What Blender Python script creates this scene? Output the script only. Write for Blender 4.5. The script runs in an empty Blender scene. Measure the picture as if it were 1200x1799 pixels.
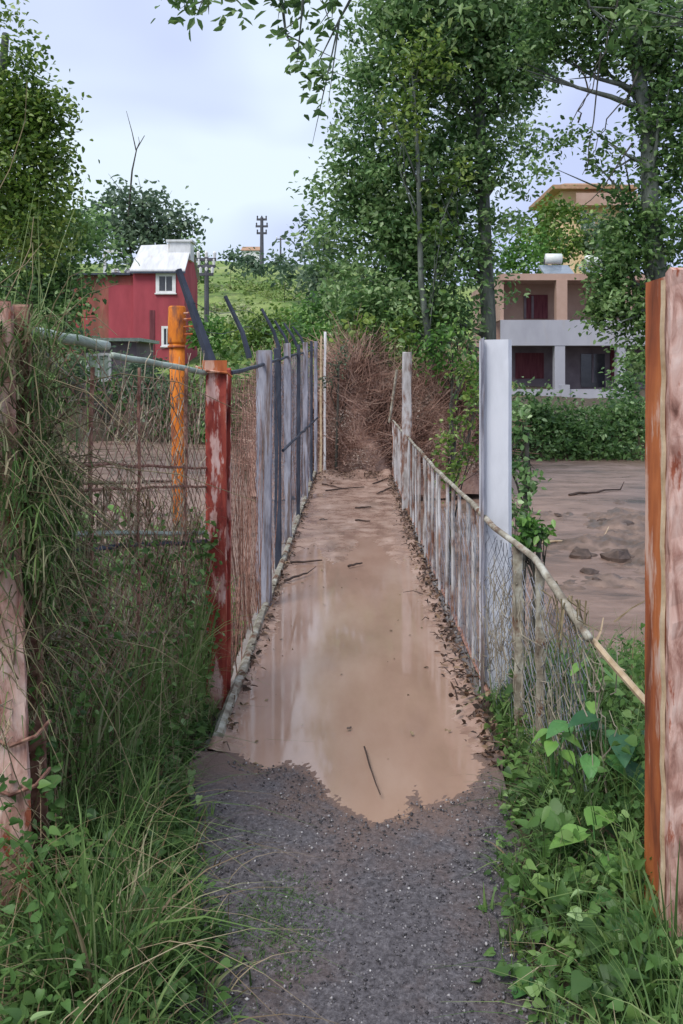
import bpy, bmesh, math, random
import numpy as np
from mathutils import Vector
random.seed(7); RNG = np.random.default_rng(7)
sc = bpy.context.scene
COL = sc.collection
# ------------------------------------------------------------------ camera
F, CX, CY, H = 1450.0, 618.0, 655.0, 1.6      # focal length in photo pixels, vanishing point, eye height
cam = bpy.data.cameras.new('camera'); co = bpy.data.objects.new('camera', cam); COL.objects.link(co)
co.location = (0, 0, H); co.rotation_euler = (math.radians(90), 0, 0)
cam.sensor_width = 36; cam.lens = F/1799*36
cam.shift_x = (600-CX)/1799; cam.shift_y = -(899.5-CY)/1799
cam.clip_start = .05; cam.clip_end = 3000
sc.camera = co
# ------------------------------------------------------------------ world, sun, exposure
SUN_EL, SUN_AZ = math.radians(52), math.radians(215)      # azimuth of the sun, clockwise from +Y
w = bpy.data.worlds.new("World"); sc.world = w; w.use_nodes = True
nt = w.node_tree; nt.nodes.clear()
def wn(t, **k):
    n = nt.nodes.new(t)
    for a, b in k.items(): setattr(n, a, b)
    return n
out = wn('ShaderNodeOutputWorld'); bg = wn('ShaderNodeBackground'); bg.inputs['Strength'].default_value = .1
sky = wn('ShaderNodeTexSky', sky_type='NISHITA', sun_disc=False, sun_elevation=SUN_EL, sun_rotation=SUN_AZ)
tc = wn('ShaderNodeTexCoord'); mp = wn('ShaderNodeMapping'); mp.inputs['Scale'].default_value = (1.0, 1.0, 2.1)
mp.inputs['Location'].default_value = (.33, .12, .35)
nz = wn('ShaderNodeTexNoise'); nz.inputs['Scale'].default_value = 2.1; nz.inputs['Detail'].default_value = 3; nz.inputs['Roughness'].default_value = .45
nz.inputs['Distortion'].default_value = .3
rp = wn('ShaderNodeValToRGB'); e = rp.color_ramp.elements
e[0].position = .42; e[0].color = (.44, .50, .72, 1); e[1].position = .60; e[1].color = (.62, .71, .80, 1)
sc10 = wn('ShaderNodeVectorMath', operation='SCALE'); sc10.inputs['Scale'].default_value = 10.0
mx = wn('ShaderNodeMix', data_type='RGBA'); mx.inputs[0].default_value = .93
L = nt.links.new
L(tc.outputs['Generated'], mp.inputs[0]); L(mp.outputs[0], nz.inputs['Vector']); L(nz.outputs['Fac'], rp.inputs[0])
L(rp.outputs[0], sc10.inputs[0]); L(sky.outputs[0], mx.inputs[6]); L(sc10.outputs[0], mx.inputs[7])
L(mx.outputs[2], bg.inputs['Color']); L(bg.outputs[0], out.inputs[0])
sl = bpy.data.lights.new('sun', 'SUN'); sl.energy = 2.1; sl.angle = math.radians(28); sl.color = (1, .96, .9)
so = bpy.data.objects.new('sun', sl); COL.objects.link(so)
sdir = Vector((math.sin(SUN_AZ)*math.cos(SUN_EL), math.cos(SUN_AZ)*math.cos(SUN_EL), math.sin(SUN_EL)))
so.rotation_euler = sdir.to_track_quat('Z', 'Y').to_euler()
sc.view_settings.view_transform = 'Standard'; sc.view_settings.look = 'None'
sc.view_settings.exposure = 0.5; sc.view_settings.gamma = 1; sc.view_settings.use_curve_mapping = False
sc.cycles.max_bounces = 8; sc.cycles.transparent_max_bounces = 6
# ------------------------------------------------------------------ helpers
def W(px, py, d): return Vector(((px-CX)/F*d, d, H-(py-CY)/F*d))     # a place seen in the photo, d metres away
def ss(a, b, x): t = np.clip((x-a)/(b-a), 0, 1); return t*t*(3-2*t)

def M(name, cols, scale=6, detail=5, stretch=(1, 1, 1), rough=.75, bump=.3, spec=.3, metal=0, tint=False, trans=0, rough2=None, bdist=.01,
      cols2=None, scale2=2, thr=(.45, .55), distort=0, stretch2=None, nrough=.6):
    m = bpy.data.materials.new(name); m.use_nodes = True; n = m.node_tree; p = n.nodes['Principled BSDF']; lk = n.links.new
    p.inputs['Specular IOR Level'].default_value = spec; p.inputs['Metallic'].default_value = metal; p.inputs['Roughness'].default_value = rough
    c = n.nodes.new('ShaderNodeTexCoord'); mpn = n.nodes.new('ShaderNodeMapping'); mpn.inputs['Scale'].default_value = stretch
    lk(c.outputs['Object'], mpn.inputs[0])
    noi = n.nodes.new('ShaderNodeTexNoise'); noi.inputs['Scale'].default_value = scale; noi.inputs['Detail'].default_value = detail
    noi.inputs['Roughness'].default_value = nrough; noi.inputs['Distortion'].default_value = distort
    lk(mpn.outputs[0], noi.inputs['Vector'])
    def ramp(cl, src):
        r = n.nodes.new('ShaderNodeValToRGB'); el = r.color_ramp.elements
        while len(el) < len(cl): el.new(.5)
        for i, (po, cc) in enumerate(cl): el[i].position = po; el[i].color = (*cc, 1)
        lk(src, r.inputs[0]); return r.outputs[0]
    src = noi.outputs['Fac']
    if tint:
        at = n.nodes.new('ShaderNodeAttribute'); at.attribute_name = 'tint'; src = at.outputs['Fac']
    colr = ramp(cols, src)
    if cols2:
        n2 = n.nodes.new('ShaderNodeTexNoise'); n2.inputs['Scale'].default_value = scale2; n2.inputs['Detail'].default_value = 6; n2.inputs['Roughness'].default_value = .65
        m3 = n.nodes.new('ShaderNodeMapping'); m3.inputs['Scale'].default_value = stretch2 or stretch; m3.inputs['Location'].default_value = (3.1, 7.7, 1.3)
        lk(c.outputs['Object'], m3.inputs[0]); lk(m3.outputs[0], n2.inputs['Vector'])
        mr = n.nodes.new('ShaderNodeMapRange'); mr.inputs[1].default_value = thr[0]; mr.inputs[2].default_value = thr[1]; lk(n2.outputs['Fac'], mr.inputs[0])
        mm = n.nodes.new('ShaderNodeMix'); mm.data_type = 'RGBA'; lk(mr.outputs[0], mm.inputs[0]); lk(colr, mm.inputs[6]); lk(ramp(cols2, noi.outputs['Fac']), mm.inputs[7])
        colr = mm.outputs[2]
    lk(colr, p.inputs['Base Color'])
    if rough2 is not None:
        mr2 = n.nodes.new('ShaderNodeMapRange'); mr2.inputs[1].default_value = .35; mr2.inputs[2].default_value = .65
        mr2.inputs[3].default_value = rough; mr2.inputs[4].default_value = rough2; lk(noi.outputs['Fac'], mr2.inputs[0]); lk(mr2.outputs[0], p.inputs['Roughness'])
    if bump:
        b = n.nodes.new('ShaderNodeBump'); b.inputs['Strength'].default_value = bump; b.inputs['Distance'].default_value = bdist
        lk(noi.outputs['Fac'], b.inputs['Height']); lk(b.outputs[0], p.inputs['Normal'])
    if trans:
        tr = n.nodes.new('ShaderNodeBsdfTranslucent'); ms = n.nodes.new('ShaderNodeMixShader'); ms.inputs[0].default_value = trans
        lk(colr, tr.inputs[0]); lk(p.outputs[0], ms.inputs[1]); lk(tr.outputs[0], ms.inputs[2]); lk(ms.outputs[0], n.nodes['Material Output'].inputs[0])
    return m

class MB:
    """collects shapes in world coordinates, links them as one mesh object"""
    def __init__(s): s.v = []; s.f = []; s.n = 0
    def add(s, v, f):
        s.v += [tuple(a) for a in v]; s.f += [tuple(i+s.n for i in q) for q in f]; s.n += len(v); return s
    def box(s, a, b, lean=(0, 0)):
        x0, y0, z0 = a; x1, y1, z1 = b; lx, ly = lean
        v = [(x0, y0, z0), (x1, y0, z0), (x1, y1, z0), (x0, y1, z0), (x0+lx, y0+ly, z1), (x1+lx, y0+ly, z1), (x1+lx, y1+ly, z1), (x0+lx, y1+ly, z1)]
        return s.add(v, [(3, 2, 1, 0), (4, 5, 6, 7), (0, 1, 5, 4), (1, 2, 6, 5), (2, 3, 7, 6), (3, 0, 4, 7)])
    def wbox(s, a, b, amp=.004, seg=14, lean=(0, 0), chip=.3):
        """a tall box whose edges are worn: rings with small random offsets"""
        x0, y0, z0 = a; x1, y1, z1 = b; v = []; f = []
        bx = min(x1-x0, y1-y0)*.14
        for i in range(seg+1):
            t = i/seg; z = z0+(z1-z0)*t; lx, ly = lean[0]*t, lean[1]*t
            ring = [(x0+bx, y0), (x1-bx, y0), (x1, y0+bx), (x1, y1-bx), (x1-bx, y1), (x0+bx, y1), (x0, y1-bx), (x0, y0+bx)]
            for (x, y) in ring:
                v.append((x+lx+random.uniform(-amp, amp), y+ly+random.uniform(-amp, amp), z+(random.uniform(-amp, amp)*2.5 if i == seg else 0)))
        for i in range(seg):
            for k in range(8): f.append((i*8+k, i*8+(k+1) % 8, i*8+8+(k+1) % 8, i*8+8+k))
        f.append(tuple(range(7, -1, -1))); f.append(tuple(seg*8+k for k in range(8)))
        return s.add(v, f)
    def tube(s, pts, r, sides=6, r1=None):
        pts = [Vector(p) for p in pts]; n = len(pts)
        rr = r if isinstance(r, (list, tuple)) else [r+((r1 if r1 is not None else r)-r)*i/(n-1) for i in range(n)]
        v = []; f = []; u = None
        for i, p in enumerate(pts):
            t = (pts[min(i+1, n-1)]-pts[max(i-1, 0)])
            if t.length < 1e-9: t = Vector((0, 0, 1))
            t.normalize()
            if u is None: u = t.cross(Vector((.31, .17, .93)) if abs(t.z) < .9 else Vector((1, 0, 0)))
            u = (u-t*u.dot(t))
            u = u.normalized() if u.length > 1e-6 else t.orthogonal().normalized()
            w_ = t.cross(u)
            for k in range(sides):
                a = 2*math.pi*k/sides; v.append(p+(u*math.cos(a)+w_*math.sin(a))*rr[i])
        for i in range(n-1):
            for k in range(sides): f.append((i*sides+k, i*sides+(k+1) % sides, (i+1)*sides+(k+1) % sides, (i+1)*sides+k))
        f.append(tuple(range(sides-1, -1, -1))); f.append(tuple((n-1)*sides+k for k in range(sides)))
        return s.add(v, f)
    def rock(s, c, r, flat=.6):
        v = []; f = []; nu, nv = 7, 5; sd = [random.uniform(.75, 1.2) for _ in range(50)]
        v.append((c[0], c[1], c[2]-r*flat))
        for j in range(1, nv):
            th = math.pi*j/nv
            for i in range(nu):
                a = 2*math.pi*i/nu; q = sd[(j*nu+i) % 50]
                v.append((c[0]+r*q*math.sin(th)*math.cos(a), c[1]+r*q*math.sin(th)*math.sin(a), c[2]-r*flat*q*math.cos(th)))
        v.append((c[0], c[1], c[2]+r*flat*.9)); last = len(v)-1
        for i in range(nu): f.append((0, 1+(i+1) % nu, 1+i)); f.append((last, last-nu+i, last-nu+(i+1) % nu))
        for j in range(nv-2):
            for i in range(nu): a = 1+j*nu+i; b = 1+j*nu+(i+1) % nu; f.append((a, b, b+nu, a+nu))
        return s.add(v, f)
    def build(s, name, mat, parent=None, smooth=False):
        me = bpy.data.meshes.new(name); v = np.array(s.v, dtype=float)
        if parent is not None: org = np.array(PLOC[parent.name])
        else:
            org = np.array([(v[:, 0].min()+v[:, 0].max())/2, (v[:, 1].min()+v[:, 1].max())/2, v[:, 2].min()])
        me.from_pydata([tuple(a) for a in (v-org)], [], s.f); me.materials.append(mat)
        if smooth: me.polygons.foreach_set('use_smooth', [True]*len(me.polygons))
        o = bpy.data.objects.new(name, me); COL.objects.link(o)
        if parent is not None: o.parent = parent; PLOC[o.name] = tuple(org)
        else: o.location = tuple(org); PLOC[o.name] = tuple(org)
        return o
PLOC = {}
def tag(o, label=None, cat=None, group=None, kind=None):
    for k, v in (('label', label), ('category', cat), ('group', group), ('kind', kind)):
        if v: o[k] = v
    return o
def thing(name, loc, label, cat, group=None):
    o = bpy.data.objects.new(name, None); COL.objects.link(o); o.location = loc; o.empty_display_size = .1
    PLOC[o.name] = tuple(loc); return tag(o, label, cat, group)
def np_mesh(name, V, Fc, mat, tint=None, parent=None, org=None, smooth=False):
    """V (n,3), Fc (m,k) of one face size"""
    if parent is not None: org = PLOC[parent.name]
    elif org is None: org = (V[:, 0].mean(), V[:, 1].mean(), V[:, 2].min())
    org = np.array(org); me = bpy.data.meshes.new(name); k = Fc.shape[1]
    me.vertices.add(len(V)); me.vertices.foreach_set('co', (V-org).astype(np.float32).ravel())
    me.loops.add(Fc.size); me.loops.foreach_set('vertex_index', Fc.astype(np.int32).ravel())
    me.polygons.add(len(Fc)); me.polygons.foreach_set('loop_start', np.arange(0, Fc.size, k, dtype=np.int32))
    me.update(calc_edges=True)
    if tint is not None:
        a = me.attributes.new('tint', 'FLOAT', 'POINT'); a.data.foreach_set('value', tint.astype(np.float32))
    me.materials.append(mat)
    if smooth: me.polygons.foreach_set('use_smooth', np.ones(len(Fc), dtype=bool))
    o = bpy.data.objects.new(name, me); COL.objects.link(o)
    if parent is not None: o.parent = parent
    else: o.location = tuple(org)
    PLOC[o.name] = tuple(org); return o
def nrm(a): return a/np.maximum(np.linalg.norm(a, axis=1, keepdims=True), 1e-9)
def leaf_arrays(c, size, wid=.5, up=.5, droop=.4):
    """folded pointed leaves at points c"""
    n = len(c); d = RNG.normal(size=(n, 3)); d[:, 2] = d[:, 2]*.6-droop; d = nrm(d)
    nn = RNG.normal(size=(n, 3))*.8; nn[:, 2] += up; nn = nrm(nn); sdv = nrm(np.cross(d, nn)); nn = nrm(np.cross(sdv, d))
    s = np.asarray(size).reshape(-1, 1)*np.ones((n, 1))
    V = np.empty((n, 6, 3))
    V[:, 0] = c; V[:, 1] = c+d*s*.35+sdv*s*wid*.5+nn*s*.08; V[:, 2] = c+d*s*.75+sdv*s*wid*.33+nn*s*.02
    V[:, 3] = c+d*s-nn*s*.12; V[:, 4] = c+d*s*.75-sdv*s*wid*.33+nn*s*.02; V[:, 5] = c+d*s*.35-sdv*s*wid*.5+nn*s*.08
    b = (np.arange(n)*6)[:, None]
    Fc = np.concatenate([b+np.array([[0, 1, 2, 3]]), b+np.array([[0, 3, 4, 5]])])
    return V.reshape(-1, 3), Fc
def round_leaves(c, size, wid=.7, up=1.2, droop=.1):
    """heart-shaped leaves with a rounded outline, folded on the midrib and curved"""
    n = len(c); d = RNG.normal(size=(n, 3)); d[:, 2] = d[:, 2]*.5-droop; d = nrm(d)
    nn = RNG.normal(size=(n, 3))*.7; nn[:, 2] += up; nn = nrm(nn); sdv = nrm(np.cross(d, nn)); nn = nrm(np.cross(sdv, d)); s = np.asarray(size).reshape(-1, 1)*np.ones((n, 1))
    prof = [(-.08, .28), (.06, .46), (.28, .50), (.52, .38), (.76, .20), (1.0, .02)]; w_ = wid*RNG.uniform(.75, 1.2, (n, 1)); fold = RNG.uniform(.1, .6, (n, 1)); cv = RNG.uniform(.0, .35, (n, 1))
    V = np.empty((n, 18, 3))
    for i, (t, q) in enumerate(prof):
        tm = max(t, 0); mid = c+d*s*tm-nn*s*cv*tm*tm; e_ = c+d*s*t-nn*s*cv*t*t+nn*s*q*w_*fold
        V[:, i*3] = e_-sdv*s*q*w_; V[:, i*3+1] = mid; V[:, i*3+2] = e_+sdv*s*q*w_
    b = (np.arange(n)*18)[:, None]
    return V.reshape(-1, 3), np.concatenate([b+np.array([[i*3+k, i*3+k+1, i*3+k+4, i*3+k+3]]) for i in range(5) for k in range(2)])
def blades(base, h, wd, lean, curve=.5, seg=4, dirs=None):
    """grass blades: tapering bent ribbons"""
    n = len(base); a = RNG.uniform(0, 2*np.pi, n); ld = np.stack([np.cos(a), np.sin(a), np.zeros(n)], 1) if dirs is None else dirs
    b = a+np.pi/2+RNG.normal(size=n)*.6; sd = np.stack([np.cos(b), np.sin(b), np.zeros(n)], 1)
    V = np.empty((n, seg+1, 2, 3)); h = h.reshape(-1, 1); lean = lean.reshape(-1, 1); wd = wd.reshape(-1, 1)
    for i in range(seg+1):
        t = i/seg; p = base+ld*h*lean*(t**2)+np.array([[0, 0, 1]])*h*(t-curve*lean*t**3)
        wt = wd*(1-t**1.6)*.5+.0004
        V[:, i, 0] = p-sd*wt; V[:, i, 1] = p+sd*wt
    b0 = (np.arange(n)*(seg+1)*2)[:, None]
    Fc = np.concatenate([b0+np.array([[2*i, 2*i+1, 2*i+3, 2*i+2]]) for i in range(seg)])
    return V.reshape(-1, 3), Fc
def tufts(n, x0, x1, y0, y1, keep, hfun, per=20, wd=.006, spread=.022):
    """grass growing in tufts: blades of one tuft share hue and height and fan outwards"""
    x = RNG.uniform(x0, x1, n); y = RNG.uniform(y0, y1, n); k = keep(x, y); x, y = x[k], y[k]; n = len(x)
    h = hfun(x, y)*RNG.uniform(.55, 1.25, n); t = np.clip(.42+.25*clumpy(x, y)+RNG.normal(size=n)*.2, 0, .93); dead = RNG.uniform(size=n) < .10; t[dead] = .96
    a0 = RNG.uniform(0, 2*np.pi, n); X_ = np.repeat(x, per); Y_ = np.repeat(y, per); m_ = n*per; a = np.repeat(a0, per)+RNG.normal(size=m_)*1.3
    X_ = X_+np.cos(a)*RNG.uniform(0, spread, m_); Y_ = Y_+np.sin(a)*RNG.uniform(0, spread, m_); dirs = np.stack([np.cos(a), np.sin(a), np.zeros(m_)], 1)
    H_ = np.repeat(h, per)*RNG.uniform(.35, 1.1, m_); wdv = np.repeat(wd*RNG.uniform(.5, 1.7, n), per)*RNG.uniform(.8, 1.2, m_)
    V, Fc = blades(np.stack([X_, Y_, ground(X_, Y_)-.01], 1), H_, wdv, RNG.uniform(.05, 1.1, m_)*np.repeat(RNG.uniform(.5, 1.4, n), per), .55, 6, dirs)
    return V, Fc, rep(np.clip(np.repeat(t, per)+RNG.normal(size=m_)*.07, 0, 1), 14)
def rep(t, k): return np.repeat(t, k)
# ------------------------------------------------------------------ materials
mRust = M('orange_rust', [(.3, (.10, .028, .015)), (.45, (.33, .085, .03)), (.6, (.5, .15, .045)), (.75, (.62, .30, .17))], 7, 8, (1, 1, .22), .8, .5,
          cols2=[(.35, (.50, .26, .18)), (.7, (.74, .55, .45))], scale2=10, thr=(.53, .60), distort=.4)
mPink = M('peeling_pink_paint', [(.3, (.14, .06, .045)), (.42, (.36, .19, .15)), (.55, (.58, .37, .31)), (.75, (.72, .57, .51))], 26, 9, (1, 1, .3), .8, .6,
          cols2=[(.35, (.20, .045, .025)), (.7, (.42, .13, .07))], scale2=13, thr=(.57, .62), distort=.6)
mRed = M('red_rusted_paint', [(.3, (.07, .016, .014)), (.46, (.26, .04, .03)), (.6, (.36, .07, .045)), (.72, (.50, .18, .12))], 22, 8, (1, 1, .2), .7, .5,
         cols2=[(.35, (.50, .24, .19)), (.7, (.74, .54, .50))], scale2=13, thr=(.54, .59), stretch2=(1, 1, .22), distort=.5)
mRustMesh = M('rusty_wire', [(.35, (.12, .05, .035)), (.65, (.36, .20, .15))], 30, 4, rough=.8, bump=0)
mGreyWire = M('galvanised_wire', [(.35, (.09, .10, .13)), (.65, (.38, .39, .45))], 3, 4, rough=.6, bump=0)
mWhite = M('white_concrete', [(.3, (.55, .56, .60)), (.55, (.70, .71, .76)), (.8, (.76, .77, .80))], 5, 8, (1, 1, .35), .8, .35,
           cols2=[(.4, (.26, .19, .14)), (.7, (.42, .34, .27))], scale2=3.2, thr=(.60, .72), stretch2=(1.5, 1.5, .35))
mGreyPost = M('grey_concrete', [(.3, (.10, .10, .13)), (.48, (.27, .27, .32)), (.7, (.45, .45, .51))], 16, 8, (1, 1, .2), .85, .5,
              cols2=[(.4, (.12, .09, .08)), (.7, (.22, .17, .16))], scale2=9, thr=(.50, .60), stretch2=(2, 2, .15))
mDark = M('dark_steel', [(.3, (.02, .025, .04)), (.7, (.07, .08, .11))], 12, 5, (1, 1, .3), .55, .3)
mRail = M('weathered_rail', [(.3, (.12, .09, .065)), (.5, (.30, .27, .21)), (.7, (.50, .49, .42))], 14, 8, (1, 1, 1), .85, .7, cols2=[(.4, (.10, .05, .03)), (.7, (.25, .13, .08))], scale2=6, thr=(.54, .62))
mBal = M('peeling_white_baluster', [(.3, (.16, .12, .10)), (.5, (.42, .40, .39)), (.75, (.62, .61, .63))], 12, 8, (1, 1, .3), .8, .5,
         cols2=[(.4, (.13, .06, .04)), (.7, (.30, .17, .12))], scale2=5, thr=(.50, .60), stretch2=(1, 1, .5))
mGreenRail = M('pale_green_pipe', [(.3, (.22, .27, .22)), (.6, (.42, .49, .42)), (.8, (.55, .60, .54))], 9, 7, rough=.7, bump=.3)
mOrange = M('orange_paint', [(.3, (.38, .09, .01)), (.55, (.62, .18, .015)), (.8, (.72, .27, .03))], 9, 7, (1, 1, .3), .7, .35, cols2=[(.4, (.13, .04, .02)), (.7, (.34, .12, .05))], scale2=7, thr=(.49, .60))
mGround = M('damp_soil', [(.3, (.035, .03, .02)), (.5, (.075, .06, .04)), (.7, (.12, .095, .06))], 8, 8, rough=.95, bump=.8, bdist=.03)
mMudWater = M('muddy_river_water', [(.3, (.15, .093, .068)), (.45, (.23, .148, .112)), (.55, (.28, .188, .148)), (.7, (.35, .245, .20))], 1.1, 9, (1, 2.5, 1), .25, .8, .35, rough2=.6, bdist=.06, nrough=.7, cols2=[(.4, (.10, .07, .055)), (.7, (.18, .13, .10))], scale2=.9, thr=(.55, .66), stretch2=(.6, 1.8, 1))
mDeck = M('wet_mud_on_concrete', [(.3, (.25, .155, .12)), (.5, (.37, .24, .185)), (.7, (.46, .325, .26))], 5, 8, rough=.08, rough2=.55, bump=.35, spec=.4, bdist=.006,
          cols2=[(.4, (.15, .10, .08)), (.7, (.25, .17, .13))], scale2=1.6, thr=(.55, .7), stretch2=(1, .5, 1))
mPuddle = M('muddy_puddle_water', [(.3, (.30, .19, .138)), (.5, (.38, .245, .182)), (.7, (.45, .31, .24))], 2.2, 6, (1, .4, 1), .03, .06, .9, rough2=.12, bdist=.006)
mAsph = M('gravelly_asphalt', [(.28, (.04, .036, .038)), (.45, (.105, .095, .102)), (.58, (.19, .175, .185)), (.72, (.34, .32, .33))], 62, 6, rough=.45, rough2=.85, bump=1, bdist=.012, nrough=.8,
          cols2=[(.3, (.085, .06, .055)), (.7, (.26, .20, .185))], scale2=3.6, thr=(.48, .68))
n_ = mAsph.node_tree; p_ = n_.nodes['Principled BSDF']; at_ = n_.nodes.new('ShaderNodeAttribute'); at_.attribute_name = 'tint'; mi_ = n_.nodes.new('ShaderNodeMix'); mi_.data_type = 'RGBA'
src_ = p_.inputs['Base Color'].links[0].from_socket; n_.links.new(src_, mi_.inputs[6]); mi_.inputs[7].default_value = (.25, .165, .13, 1); n_.links.new(at_.outputs['Fac'], mi_.inputs[0]); n_.links.new(mi_.outputs[2], p_.inputs['Base Color'])
mSlab = M('stained_concrete', [(.3, (.16, .14, .13)), (.7, (.32, .29, .27))], 6, 7, rough=.9, bump=.5)
mGrass = M('grass_blades', [(0, (.05, .09, .03)), (.35, (.11, .20, .06)), (.65, (.19, .30, .09)), (.84, (.32, .39, .16)), (.95, (.45, .42, .26)), (1, (.30, .22, .13))], tint=True, rough=.55, bump=0, trans=.4, spec=.3)
mDry = M('dry_stems', [(0, (.07, .045, .025)), (.5, (.22, .16, .09)), (1, (.46, .38, .25))], tint=True, rough=.8, bump=0, trans=.1)
mVine = M('tangled_vine', [(.3, (.085, .065, .035)), (.7, (.26, .21, .12))], 10, 4, rough=.85, bump=0)
mTwig = M('brown_twigs', [(.3, (.21, .115, .085)), (.5, (.42, .265, .205)), (.7, (.58, .43, .35))], 3, 4, rough=.9, bump=0)
mBrush = M('dry_brush', [(0, (.15, .085, .065)), (.5, (.37, .23, .18)), (.85, (.50, .36, .30)), (1, (.56, .47, .40))], tint=True, rough=.9, bump=0, trans=.25)
mBrushSoil = M('reddish_bank_earth', [(.3, (.28, .17, .135)), (.5, (.40, .26, .21)), (.7, (.50, .34, .28))], 5, 8, rough=.95, bump=1, bdist=.06)
def leafmat(name, a, b, c, tr=.45, rough=.42): return M(name, [(0, a), (.5, b), (.85, c), (1, tuple(min(1, x*1.2+.12) for x in c))], tint=True, rough=rough, bump=0, trans=tr, spec=.45)  # palest ramp stop paints glints and light showing through onto some leaves
mLeafA = leafmat('poplar_leaves', (.07, .15, .055), (.17, .31, .10), (.34, .48, .21))
mLeafD = leafmat('dark_leaves', (.055, .12, .04), (.13, .25, .07), (.26, .40, .14))
mLeafY = leafmat('yellowish_leaves', (.06, .12, .025), (.14, .25, .04), (.28, .38, .08))
mLeafG = leafmat('bright_leaves', (.05, .12, .03), (.10, .24, .045), (.20, .38, .08))
mLeafB = leafmat('bluish_leaves', (.06, .11, .065), (.12, .19, .11), (.21, .29, .17))
mFern = leafmat('fresh_weed_leaves', (.045, .10, .028), (.11, .225, .055), (.22, .36, .10), .4, .5)
mBark = M('grey_green_bark', [(.3, (.05, .06, .05)), (.55, (.13, .15, .13)), (.75, (.22, .25, .21))], 10, 8, (1, 1, .25), .9, .9, bdist=.03)
mTwigDark = M('dark_branch_bark', [(.3, (.03, .03, .025)), (.7, (.08, .075, .06))], 10, 4, rough=.9, bump=0)
mField = M('hillside_grass', [(.25, (.065, .12, .03)), (.45, (.13, .21, .045)), (.55, (.22, .28, .08)), (.68, (.30, .33, .17)), (.8, (.42, .40, .32))], .09, 8, (1, .45, 1), .95, .8, bdist=.5, nrough=.7,
           cols2=[(.3, (.04, .075, .025)), (.7, (.11, .16, .045))], scale2=.35, thr=(.5, .62))
mRockM = M('dark_wet_rock', [(.3, (.05, .035, .03)), (.7, (.17, .12, .095))], 6, 6, rough=.6, bump=.6)
mStick = M('dark_wet_stick', [(.3, (.03, .02, .016)), (.7, (.10, .06, .045))], 12, 5, rough=.6, bump=.3)
mPaleWood = M('pale_broken_wood', [(.3, (.34, .24, .14)), (.7, (.60, .48, .33))], 14, 6, (1, 1, 1), .8, .4)
mStone = M('gravel_chips', [(0, (.03, .028, .03)), (.5, (.10, .093, .10)), (.85, (.22, .205, .21)), (.97, (.36, .34, .34)), (1, (.55, .53, .52))], tint=True, rough=.6, bump=0)
mRedWall = M('red_painted_wall', [(.3, (.27, .045, .06)), (.6, (.38, .065, .085)), (.8, (.43, .12, .12))], 1.5, 8, (1, 1, .3), .8, .3, cols2=[(.4, (.24, .05, .05)), (.7, (.36, .10, .09))], scale2=.8, thr=(.52, .7))
mRustWall = M('rusty_sheet_wall', [(.3, (.10, .05, .035)), (.6, (.22, .10, .07)), (.8, (.34, .20, .16))], 2, 8, (1, 1, .3), .85, .4, cols2=[(.4, (.30, .06, .06)), (.7, (.38, .10, .09))], scale2=.6, thr=(.45, .6))
mWhiteRoof = M('white_sheet_roof', [(.3, (.50, .50, .50)), (.7, (.72, .73, .74))], 1.5, 6, (3, .4, 1), .5, .2, cols2=[(.4, (.42, .36, .30)), (.7, (.60, .55, .5))], scale2=.9, thr=(.6, .7))
mTile = M('orange_tile', [(.3, (.30, .17, .10)), (.7, (.48, .30, .19))], 3, 6, rough=.85, bump=.4)
mFrame = M('white_window_frame', [(.3, (.66, .64, .64)), (.7, (.8, .8, .8))], 4, 3, rough=.5, bump=.1)
mGlass = M('dark_window_glass', [(.3, (.02, .02, .03)), (.7, (.07, .07, .08))], 2, 3, rough=.12, bump=.05, spec=.6)
mSalmon = M('salmon_wall', [(.3, (.38, .245, .19)), (.7, (.48, .33, .265))], 1.2, 7, rough=.9, bump=.2, cols2=[(.4, (.32, .20, .16)), (.7, (.42, .28, .22))], scale2=.7, thr=(.56, .7))
mBand = M('pale_grey_plaster', [(.3, (.33, .33, .37)), (.7, (.42, .42, .46))], 1.3, 8, (1, 1, .4), .85, .2, cols2=[(.4, (.36, .34, .34)), (.7, (.46, .43, .43))], scale2=1.1, thr=(.58, .72), stretch2=(1.5, 1, .3))
mInner = M('dark_mauve_plaster', [(.3, (.14, .11, .125)), (.7, (.24, .20, .22))], 1.5, 6, rough=.9, bump=.2)
mMaroon = M('maroon_curtain', [(.3, (.09, .02, .03)), (.7, (.20, .06, .07))], 6, 4, (3, 1, .2), .85, .3)
mYellow = M('ochre_wall', [(.3, (.62, .42, .22)), (.7, (.74, .56, .36))], 1, 6, rough=.9, bump=.2)
mTank = M('pale_tank', [(.3, (.60, .64, .60)), (.7, (.76, .79, .75))], 3, 4, rough=.4, bump=.05)
mPanel = M('solar_panel_glass', [(.3, (.10, .13, .17)), (.7, (.22, .26, .31))], 2, 3, rough=.15, bump=0, spec=.6)
mPole = M('weathered_pole', [(.3, (.04, .04, .05)), (.7, (.13, .13, .15))], 5, 5, (1, 1, .2), .8, .3)
mTeal = M('teal_netting', [(.3, (.02, .16, .13)), (.7, (.06, .32, .25))], 5, 5, rough=.7, bump=.4, trans=.3)
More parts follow.
